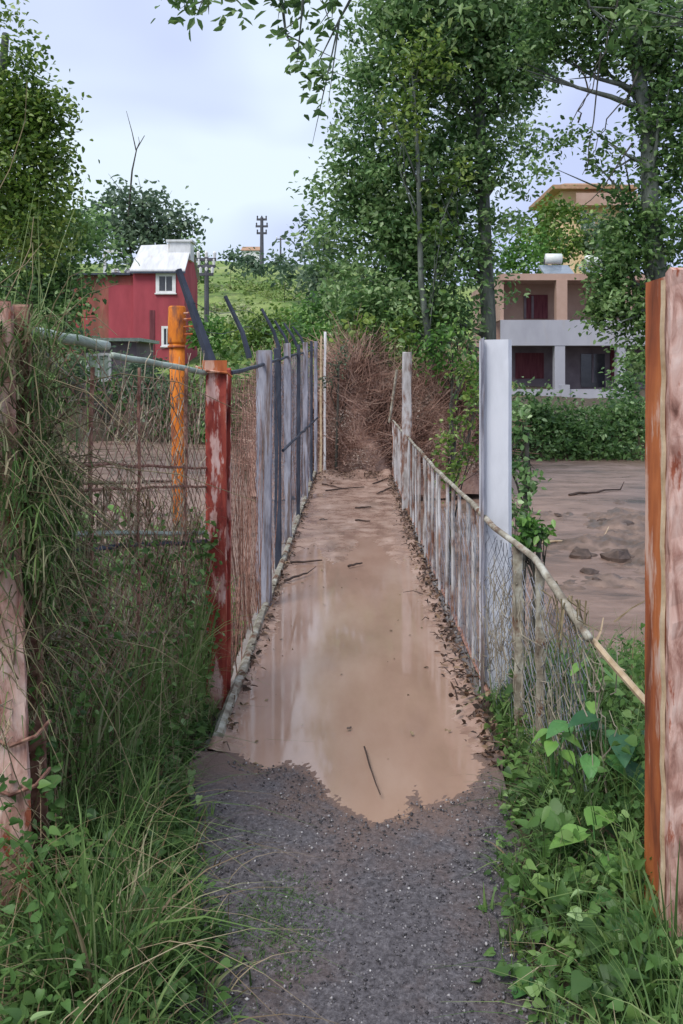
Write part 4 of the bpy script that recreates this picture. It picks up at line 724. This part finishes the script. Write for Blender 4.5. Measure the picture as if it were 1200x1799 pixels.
# ------------------------------------------------------------------ debris on the deck
stk = [((510, 988), (566, 985), 'dark stick lying crosswise on the left of the deck'), ((612, 995), (636, 990), 'short dark twig lying at mid-deck, lower one'), ((624, 914), (650, 916), 'short dark twig at far mid-deck'), ((624, 892), (652, 891), 'thin dark twig just beyond another at far mid-deck'),
       ((640, 1312), (668, 1398), 'long thin straw sticking up out of the puddle'), ((566, 850), (600, 858), 'dark stick at the foot of the brush heap, left'), ((655, 850), (690, 838), 'dark stick at the foot of the brush heap, right'), ((572, 862), (640, 856), 'long dark stick lying across the far end of the deck'),
       ((690, 855), (662, 868), 'forked dark stick by the right railing foot at the far end'), ((500, 1020), (540, 1008), 'thin crooked twig by the left fence')]
for (p0, p1, lb) in stk:
    a, b = on(*p0, .04), on(*p1, .04); r = .004 if 'straw' in lb else .011; m = MB(); m.tube(wob((*a, .04), (*b, .045), 5, .006), r, 5, r*.6)
    if 'forked' in lb or 'crooked' in lb: m.tube([(*b, .045), (b[0]+.06, b[1]+.15, .06)], .006, 4, .003)
    tag(m.build('stick', mStick), lb, 'stick', 'sticks on the deck')
for (px, py, r, lb) in ((566, 914, .035, 'dark clod of mud on the deck near the far left'), (518, 938, .04, 'dark clod against the foot of the left fence'), (505, 955, .03, 'small clod below the larger one by the left fence'), (526, 912, .022, 'little clod against the left fence at the far end'), (612, 1281, .01, 'tiny dark lump in the middle of the puddle')):
    a = on(px, py, .03); m = MB(); m.rock((a[0], a[1], .035), r, .5); m.rock((a[0]+r, a[1]+.02, .03), r*.6, .5); tag(m.build('mud_clod', mRockM), lb, 'mud clod', 'clods on the deck')
# leaf litter along both edges and at the far end
n = 3000; side = RNG.uniform(size=n) < .72; y = np.where(side, RNG.uniform(3.3, 12.8, n), RNG.uniform(3.6, 12.8, n))
x = np.where(side, .56-np.abs(RNG.normal(size=n))*.035+RNG.uniform(0, .10, n), -.555+np.abs(RNG.normal(size=n))*.025)
far = RNG.uniform(size=n) < .22; y = np.where(far, 13.0-np.abs(RNG.normal(size=n))*.45, y); x = np.where(far, RNG.uniform(-.5, .5, n), x)
V, Fc = leaf_arrays(np.stack([x, y, .025+RNG.uniform(0, .04, n)], 1), .038*RNG.uniform(.4, 1.3, n), .5, 1.5, 0)
tag(np_mesh('leaf_litter', V, Fc, M('wet_litter', [(0, (.03, .02, .015)), (.6, (.13, .075, .05)), (1, (.28, .19, .12))], tint=True, rough=.6, bump=0), tint=rep(RNG.uniform(0, 1, n)**1.3, 6)), 'dark wet leaf litter gathered along the edges of the deck', 'leaf litter', kind='stuff')
m = MB()
for k in range(150):
    y = random.uniform(3.4, 12.9) if k < 110 else random.uniform(12.3, 13.1); x = (.58+random.uniform(-.09, .06)) if k < 85 else (random.uniform(-.5, .5) if k >= 110 else -.55+random.uniform(-.02, .03))
    a = random.uniform(0, 6.28); l = random.uniform(.04, .16); m.tube([(x, y, .03), (x+l*.5*math.cos(a), y+l*.5*math.sin(a), .05), (x+l*math.cos(a), y+l*math.sin(a), .035)], .004, 3, .002)
tag(m.build('twig_litter', mStick), 'small broken twigs strewn along the railing foot and far deck end', 'twigs', kind='stuff')
# ------------------------------------------------------------------ grass and weeds
def grass(name, label, xy, hf, wd, mat, tints, lean=(.2, .9), curve=.5, kind='stuff', z=None, seg=4):
    x, y = xy; n = len(x); zz = ground(x, y) if z is None else z; h = hf*RNG.uniform(.55, 1.1, n)
    V, Fc = blades(np.stack([x, y, zz-.01], 1), h, wd*RNG.uniform(.6, 1.3, n), RNG.uniform(lean[0], lean[1], n), curve, seg)
    o = np_mesh(name, V, Fc, mat, tint=rep(np.clip(tints, 0, 1), (seg+1)*2)); return tag(o, label, 'grass', kind=kind)
def patch(n, x0, x1, y0, y1, keep=None):
    x = RNG.uniform(x0, x1, n); y = RNG.uniform(y0, y1, n)
    if keep is not None: k = keep(x, y); x, y = x[k], y[k]
    return x, y
def clumpy(x, y): return (np.sin(x*9+y*4)+np.sin(y*13-x*5)+np.sin(x*23+y*17))*.33
# path left boundary
def lb_(y): return np.interp(y, [0, 1.9, 2.1, 2.4, 2.8, 3.2, 4], [-.18, -.20, -.24, -.36, -.50, -.58, -.66])
def rb_(y): return np.interp(y, [0, 1.9, 2.1, 2.45, 2.9, 3.4, 4.3], [.36, .36, .38, .40, .50, .60, .68])
V, Fc, T = tufts(2700, -2.6, -.2, .9, 4.4, lambda x, y: x < lb_(y)+RNG.normal(size=len(x))*.03, lambda x, y: (.13+.46*ss(.02, .36, lb_(y)-x))*(1-.5*ss(2.3, 1.3, y))*(1-.6*ss(-.72, -.86, x)*ss(2.5, 2.36, y))*(.8+.35*clumpy(x*.7, y*.7)), 20, .0068)
tag(np_mesh('grass', V, Fc, mGrass, tint=T), 'long green grass and weeds covering the left verge below the mesh panel', 'grass', kind='stuff')
V, Fc, T = tufts(1200, .3, 2.2, .9, 4.8, lambda x, y: x > rb_(y)+RNG.normal(size=len(x))*.03, lambda x, y: .11+.30*ss(.02, .35, x-rb_(y)), 16, .006)
tag(np_mesh('grass', V, Fc, mGrass, tint=T), 'short green grass among broad weeds on the right verge', 'grass', kind='stuff')
x, y = patch(1500, -.45, .5, 1.7, 3.2, lambda x, y: (x < lb_(y)+.14+.1*np.sin(y*8)) | (x > rb_(y)-.06))
grass('grass', 'sparse low grass creeping over the asphalt path edges', (x, y), np.full(len(x), .05), .004, mGrass, RNG.uniform(.1, .8, len(x)), (.4, 1.3))
x, y = patch(5000, -3.5, -.72, 4.2, 8.2); grass('grass', 'rough grass on the river bank seen through the mesh panel', (x, y), .3+.12*clumpy(x, y), .012, mGrass, .35+.3*clumpy(x, y)+RNG.normal(size=len(x))*.18)
x, y = patch(1500, .66, 2.4, 3.4, 4.6); grass('grass', 'rough grass on the bank outside the right railing', (x, y), .22+.1*clumpy(x, y), .009, mGrass, .35+.3*clumpy(x, y)+RNG.normal(size=len(x))*.18)
x, y = patch(1300, -2.2, -.3, 1.3, 4.3, lambda x, y: x < lb_(y)+.02)
grass('dry_grass', 'dry straw-coloured stems standing in the left verge grass', (x, y), .28+.4*ss(.05, .5, lb_(y)-x), .004, mDry, RNG.uniform(.1, .9, len(x)), (.2, 1.3), .6, seg=7)
x, y = patch(260, .45, 1.8, 1.6, 4.6, lambda x, y: x > rb_(y)); grass('dry_grass', 'thin dry stems among the right verge weeds', (x, y), np.full(len(x), .26), .003, mDry, RNG.uniform(.3, 1, len(x)), (.3, 1.2), .6)
x, y = patch(2600, -.36, -.03, 2.12, 2.62, lambda x, y: ((x+.18)/.16)**2+((y-2.36)/.24)**2 < 1+.4*clumpy(x, y)-.5*RNG.uniform(0, 1, len(x)))
grass('grass', 'dull green low grass patch on the lower left of the asphalt path', (x, y), np.full(len(x), .025), .003, mGrass, RNG.uniform(0, .5, len(x)), (.4, 1.4), z=np.full(len(x), .03))
x = RNG.uniform(-.5, .5, 260); y = 3.1+9.5*RNG.uniform(0, 1, 260); k_ = RNG.uniform(size=260) < .35+.65*(np.abs(x) > .33); x, y = x[k_], y[k_]
V, Fc = leaf_arrays(np.stack([x, y, np.full(len(x), WL+.006)], 1), RNG.uniform(.008, .028, len(x)), .6, 9, 0)
tag(np_mesh('floating_leaves', V, Fc, mDry, tint=rep(RNG.uniform(0, .7, len(x)), 6)), 'scattered small dead leaves floating on the muddy puddle and deck', 'leaf litter', kind='stuff')
# reeds rising beside the near left post
rx_ = RNG.uniform(-1.35, -.98, 46); ry_ = RNG.uniform(2.5, 3.3, 46)
grass('reeds', 'tall thin reed blades rising above the left post toward the sky', (rx_, ry_), RNG.uniform(1.9, 2.6, 46), .009, mGrass, RNG.uniform(.5, .95, 46), (.04, .2), .3, seg=8)
m = MB()
for k in range(230):
    y = random.uniform(2.85, 4.25); x = rx(y)+random.uniform(-.02, .05); z = random.uniform(.0, .55); pts_ = []
    for i in range(5): pts_.append((x, y, z)); x += random.gauss(0, .016); y += random.gauss(0, .03); z = min(.86, z+random.uniform(-.01, .11))
    m.tube(pts_, .0028, 3, .0012)
tag(m.build('dry_vines', M('grey_straw', [(.3, (.15, .12, .09)), (.7, (.40, .36, .28))], 10, 4, rough=.85, bump=0)), 'greyish dead stems matted on the near end of the right railing', 'vines', kind='stuff')
# small-leaf ground cover
def cover(name, label, xy, zf, leaf, mat, t):
    x, y = xy; z = ground(x, y)+zf; V, Fc = round_leaves(np.stack([x, y, z], 1), leaf*RNG.uniform(.5, 1.3, len(x)), .75, 1.3, .1); return tag(np_mesh(name, V, Fc, mat, tint=rep(np.clip(t, 0, 1), 18)), label, 'weeds', kind='stuff')
x, y = patch(14000, .36, 2.1, 1.2, 4.8, lambda x, y: x > rb_(y)+.02+RNG.normal(size=len(x))*.04)
dist = np.clip(x-rb_(y), 0, .6); cover('weed_cover', 'dense low leafy weeds on the right verge beside the asphalt', (x, y), RNG.uniform(0, 1, len(x))*(.05+.45*dist*(1+.5*clumpy(x, y))), .030, mFern, .42+.2*clumpy(x, y)+RNG.normal(size=len(x))*.18)
x, y = patch(15000, -2.2, -.3, 1.2, 4.3, lambda x, y: x < lb_(y)-.02)
dist = np.clip(lb_(y)-x, 0, .6); cover('weed_cover', 'low leafy weeds under the long grass of the left verge', (x, y), RNG.uniform(0, 1, len(x))*(.04+.7*dist), .030, mFern, .32+.25*clumpy(x, y)+RNG.normal(size=len(x))*.15)
x, y = patch(2600, -3.2, -.74, 4.4, 7.4, lambda x, y: clumpy(x, y) > -.1); cover('weed_cover', 'leafy weeds on the bank behind the mesh panel', (x, y), RNG.uniform(0, .35, len(x)), .06, mFern, RNG.uniform(.2, .9, len(x)))
def clusters(nm, lb, n, x0, x1, y0, y1, keep, zf, per, leaf, mat, sp):
    x, y = patch(n, x0, x1, y0, y1, keep); z = ground(x, y)+zf(x, y)*RNG.uniform(.4, 1, len(x)); P = np.repeat(np.stack([x, y, z], 1), per, 0)+RNG.normal(size=(len(x)*per, 3))*sp
    V, Fc = round_leaves(P, np.repeat(leaf*RNG.uniform(.4, 1.4, len(x)), per)*RNG.uniform(.7, 1.2, len(P)), .8, 1.1, .15)
    tag(np_mesh(nm, V, Fc, mat, tint=rep(np.clip(np.repeat(RNG.uniform(.1, .95, len(x)), per)+RNG.normal(size=len(P))*.08, 0, 1), 18)), lb, 'weeds', kind='stuff')
clusters('weed_cover', 'larger leaved weed clusters rising above the right verge ground cover', 190, .4, 1.3, 1.5, 4.2, lambda x, y: x > rb_(y)+.03, lambda x, y: .06+.55*np.clip(x-rb_(y), 0, .45), 9, .043, mFern, .035)
clusters('weed_cover', 'larger leaved weed clusters mixed into the left verge grass', 85, -1.6, -.35, 1.5, 4.1, lambda x, y: x < lb_(y)-.05, lambda x, y: .06+.8*np.clip(lb_(y)-x, 0, .6), 9, .034, mFern, .035)
# seed heads on tall stems
m = MB()
for k in range(16):
    y = random.uniform(1.9, 4.0); x = float(lb_(y))-random.uniform(.05, .8); h = random.uniform(.35, .85); dx = random.uniform(-.15, .2); dy = random.uniform(-.12, .12); z0 = gz(x, y)
    top = Vector((x+dx, y+dy, z0+h)); m.tube([(x, y, z0), (x+dx*.25, y+dy*.25, z0+h*.5), top], .0016, 3, .001)
    for i in range(12): q_ = top+Vector((dx, dy, .3))*.14*(i/12); m.tube([q_, q_+Vector((random.uniform(-.012, .012), random.uniform(-.012, .012), .014))], .0022, 3, .0005)
tag(m.build('seed_heads', mPaleWood), 'pale grass stems with seed heads standing in the left verge', 'grass', kind='stuff')
# broad-leaved plants
def big_leaf(mb, base, d, length, width, sag=.25):
    d = Vector(d).normalized(); s_ = d.cross(Vector((0, 0, 1))).normalized(); u = s_.cross(d); V = []; rows_ = 8
    prof = [.25, .8, 1, .95, .8, .58, .33, .0]
    for i in range(rows_):
        t = i/(rows_-1); c = Vector(base)+d*length*t-Vector((0, 0, 1))*sag*length*t*t; w_ = width*prof[i]*.5
        back = d*(-length*.10) if i == 0 else Vector((0, 0, 0))
        V += [c-s_*w_+u*w_*.25+back, c-s_*w_*.5+u*w_*.06, c, c+s_*w_*.5+u*w_*.06, c+s_*w_+u*w_*.25+back]
    mb.add(V, [(i*5+k, i*5+k+1, i*5+k+6, i*5+k+5) for i in range(rows_-1) for k in range(4)])
def leafmat2(nm, a, b): return M(nm, [(.3, a), (.7, b)], 9, 5, rough=.4, bump=.5, trans=.3, spec=.45)
mB1 = leafmat2('broad_leaf_green', (.07, .20, .06), (.14, .34, .10)); mB2 = leafmat2('broad_leaf_bright', (.13, .30, .06), (.24, .42, .10)); mB3 = leafmat2('broad_leaf_dark', (.03, .10, .045), (.06, .17, .07))
def broad(px, py, d, n, ln, mat, label, spread=.1):
    c = W(px, py, d); z0 = gz(c.x, c.y); t = thing('broad_leaf_weed', (c.x, c.y, z0), label, 'weed', 'broad-leaved weeds on the right verge')
    for i in range(n):
        a = 2*math.pi*i/n+random.uniform(-.4, .4); top = Vector((c.x+spread*math.cos(a)*random.uniform(.3, 1), c.y+spread*math.sin(a)*random.uniform(.3, 1), max(z0+.04, c.z+random.uniform(-.12, .03))))
        m = MB(); m.tube([(c.x, c.y, z0), Vector((c.x, c.y, z0)).lerp(top, .6)+Vector((0, 0, .02)), top], .0028, 5, .002); m.build('stem', mB1, t)
        m = MB(); L_ = ln*random.uniform(.75, 1.15); dr_ = Vector((math.cos(a)*.8, math.sin(a)*.5-.35, random.uniform(-.55, .1))); big_leaf(m, top, dr_, L_, L_*.8); m.build('leaf', mat, t, True)
broad(1035, 1262, 3.0, 6, .10, mB1, 'broad-leaved weed with a large pointed leaf at the top of the right verge', .1)
broad(1085, 1275, 2.9, 6, .11, mB3, 'dark broad-leaved weed beside the orange post, top of the verge', .09)
broad(975, 1290, 3.0, 5, .07, mB2, 'small light green weed at the left of the upper verge', .06)
broad(1050, 1460, 2.55, 5, .12, mB2, 'bright yellow-green broad-leaved weed halfway down the right verge', .07)
broad(1105, 1560, 2.35, 5, .11, mB1, 'mid-green weed standing against the foot of the orange post', .06)
broad(1085, 1660, 2.25, 6, .14, mB3, 'darkest broad-leaved weed near the lower end of the right verge', .07)
broad(1165, 1690, 2.15, 5, .10, mB1, 'green weed in front of the pink peeling post face', .06)
broad(1150, 1760, 2.1, 5, .09, mB1, 'blue-green weed in the lower right corner', .06)
broad(965, 1740, 2.1, 4, .06, mB1, 'small weed with pale leaf at the asphalt edge near the bottom', .05)
broad(1040, 1180, 3.0, 4, .07, mB2, 'spindly pale green weed near the broken branch', .05)
o = [broad_ for broad_ in (20,)]
def lbroad(px, py, d, n, ln, mat, label, spread=.06):
    broad(px, py, d, n, ln, mat, label, spread); t = [q_ for q_ in bpy.data.objects if q_.get('label') == label][0]; t['group'] = 'broad-leaved weeds on the left verge'
lbroad(35, 1690, 2.15, 5, .08, mB1, 'small broad-leaved weed at the foot of the left post')
lbroad(95, 1740, 2.05, 5, .06, mB3, 'round-leaved weed in the lower left corner')
lbroad(150, 900, 5.2, 7, .16, mB2, 'light green leafy plant seen through the mesh panel', .18)
lbroad(110, 1160, 2.9, 6, .14, mB2, 'pale drooping tuft hanging on the lower mesh panel', .05)
# ------------------------------------------------------------------ vines on the panel and left post
m = MB()
for k in range(620):
    t = random.random()**1.1; x = A[0]+(B[0]-A[0])*t; y = A[1]+(B[1]-A[1])*t-random.uniform(.0, .05); z = random.uniform(.05, 1.55 if random.random() < .7 else .9); pts = []
    dx, dz = random.gauss(0, .5), random.gauss(.3, .9); L_ = random.uniform(.12, .5)
    for i in range(6):
        pts.append((x, y+random.uniform(-.012, .012), min(z, 1.72))); dx += random.gauss(0, .5); dz += random.gauss(0, .5); n_ = math.hypot(dx, dz)+.01
        s_ = L_/5*dx/n_; t2 = s_/1.52; x += (B[0]-A[0])*t2; y += (B[1]-A[1])*t2; z = max(.02, z+L_/5*dz/n_)
    m.tube(pts, .0028, 3, .0012)
tag(m.build('dry_vines', M('brown_grey_vines', [(.3, (.17, .135, .09)), (.7, (.50, .43, .32))], 8, 4, rough=.85, bump=0)), 'tangle of thin dry vines climbing the rusty mesh panel', 'vines', kind='stuff')
m = MB()
for k in range(150):
    z = random.uniform(.1, 1.75); a = random.uniform(2.5, 6.5); pts = []; r = random.uniform(.075, .10); dr = random.choice((-1, 1))*random.uniform(.3, .8); dz = random.uniform(-.12, .12)
    for i in range(7): pts.append((-.965-.07*z/1.8+r*.85*math.cos(a), 2.40+r*math.sin(a), z)); a += dr; z += dz+random.uniform(-.04, .04); r += random.uniform(-.004, .016)
    if k % 2 and .15 < z: m.tube(pts, .0028, 3, .0012)
for k in range(240):                                          # loose straws hanging off the head of the post
    p = Vector((-1.02+random.uniform(-.12, .1), 2.4+random.uniform(-.1, .25), random.uniform(.7, 1.7))); q_ = Vector((random.gauss(.06, .16), random.gauss(0, .1), random.gauss(-.02, .14)))
    m.tube([p, p+q_*.5+Vector((0, 0, .05)), p+q_*.9+Vector((0, 0, .02)), p+q_*1.3-Vector((0, 0, .07))], .0026, 3, .001)
tag(m.build('dry_vines', mVine), 'dry vines and straws wound round the pinkish left post', 'vines', kind='stuff')
n = 6500; x = -1.02+RNG.normal(size=n)*.10; y = 2.46+RNG.normal(size=n)*.12; z = RNG.uniform(.5, 1.72, n); x += .08*np.sin(z*7); k = (x < -.84-.10*np.abs(z-1.15)) & ((y > 2.38) | (z > 1.0))
V, Fc = blades(np.stack([x, y, z], 1)[k], RNG.uniform(.06, .2, k.sum()), RNG.uniform(.003, .007, k.sum()), RNG.uniform(.4, 1.6, k.sum()), .7)
tag(np_mesh('climbing_grass', V, Fc, mGrass, tint=rep(np.where(RNG.uniform(size=k.sum()) < .35, RNG.uniform(.88, 1, k.sum()), RNG.uniform(0, .7, k.sum())), 10)), 'matted green and brown grass hanging around the left post', 'grass', kind='stuff')
n = 2600; t = RNG.uniform(0, 1, n)**1.4; z = RNG.uniform(.1, 1.0, n)**1.2*(1.35-.5*t); x = A[0]+(B[0]-A[0])*t+RNG.normal(size=n)*.02; y = A[1]+(B[1]-A[1])*t+RNG.normal(size=n)*.02
V, Fc = blades(np.stack([x, y, z], 1), RNG.uniform(.06, .2, n), RNG.uniform(.003, .006, n), RNG.uniform(.3, 1.4, n), .7)
tag(np_mesh('climbing_grass', V, Fc, mDry, tint=rep(RNG.uniform(0, .8, n), 10)), 'dead brownish grass caught in the rusty mesh panel', 'grass', kind='stuff')
nc = 260; t = RNG.uniform(0, 1, nc); z = RNG.uniform(.1, 1.0, nc)**1.3*(1.1-.25*t); c_ = np.stack([A[0]+(B[0]-A[0])*t, A[1]+(B[1]-A[1])*t, z], 1)
P = np.repeat(c_, 16, 0)+RNG.normal(size=(nc*16, 3))*np.array([.035, .05, .05]); V, Fc = leaf_arrays(P, RNG.uniform(.018, .042, len(P)), .6, .6, .3)
tag(np_mesh('creeper_leaves', V, Fc, mFern, tint=rep(np.clip(np.repeat(RNG.uniform(.2, .95, nc), 16)+RNG.normal(size=len(P))*.1, 0, 1), 6)), 'small light green creeper leaves climbing the lower mesh panel', 'creeper', kind='stuff')
n = 260; t = RNG.uniform(.05, 1, n); x = A[0]+(B[0]-A[0])*t+.03; y = A[1]+(B[1]-A[1])*t-.08
V, Fc = blades(np.stack([x, y, RNG.uniform(-.02, .35, n)], 1), RNG.uniform(.25, .6, n), RNG.uniform(.006, .014, n), RNG.uniform(.1, .7, n), .6, 7)
tag(np_mesh('tall_grass', V, Fc, mGrass, tint=rep(RNG.uniform(.4, .95, n), 16)), 'tall light green grass standing against the lower mesh panel', 'grass', kind='stuff')
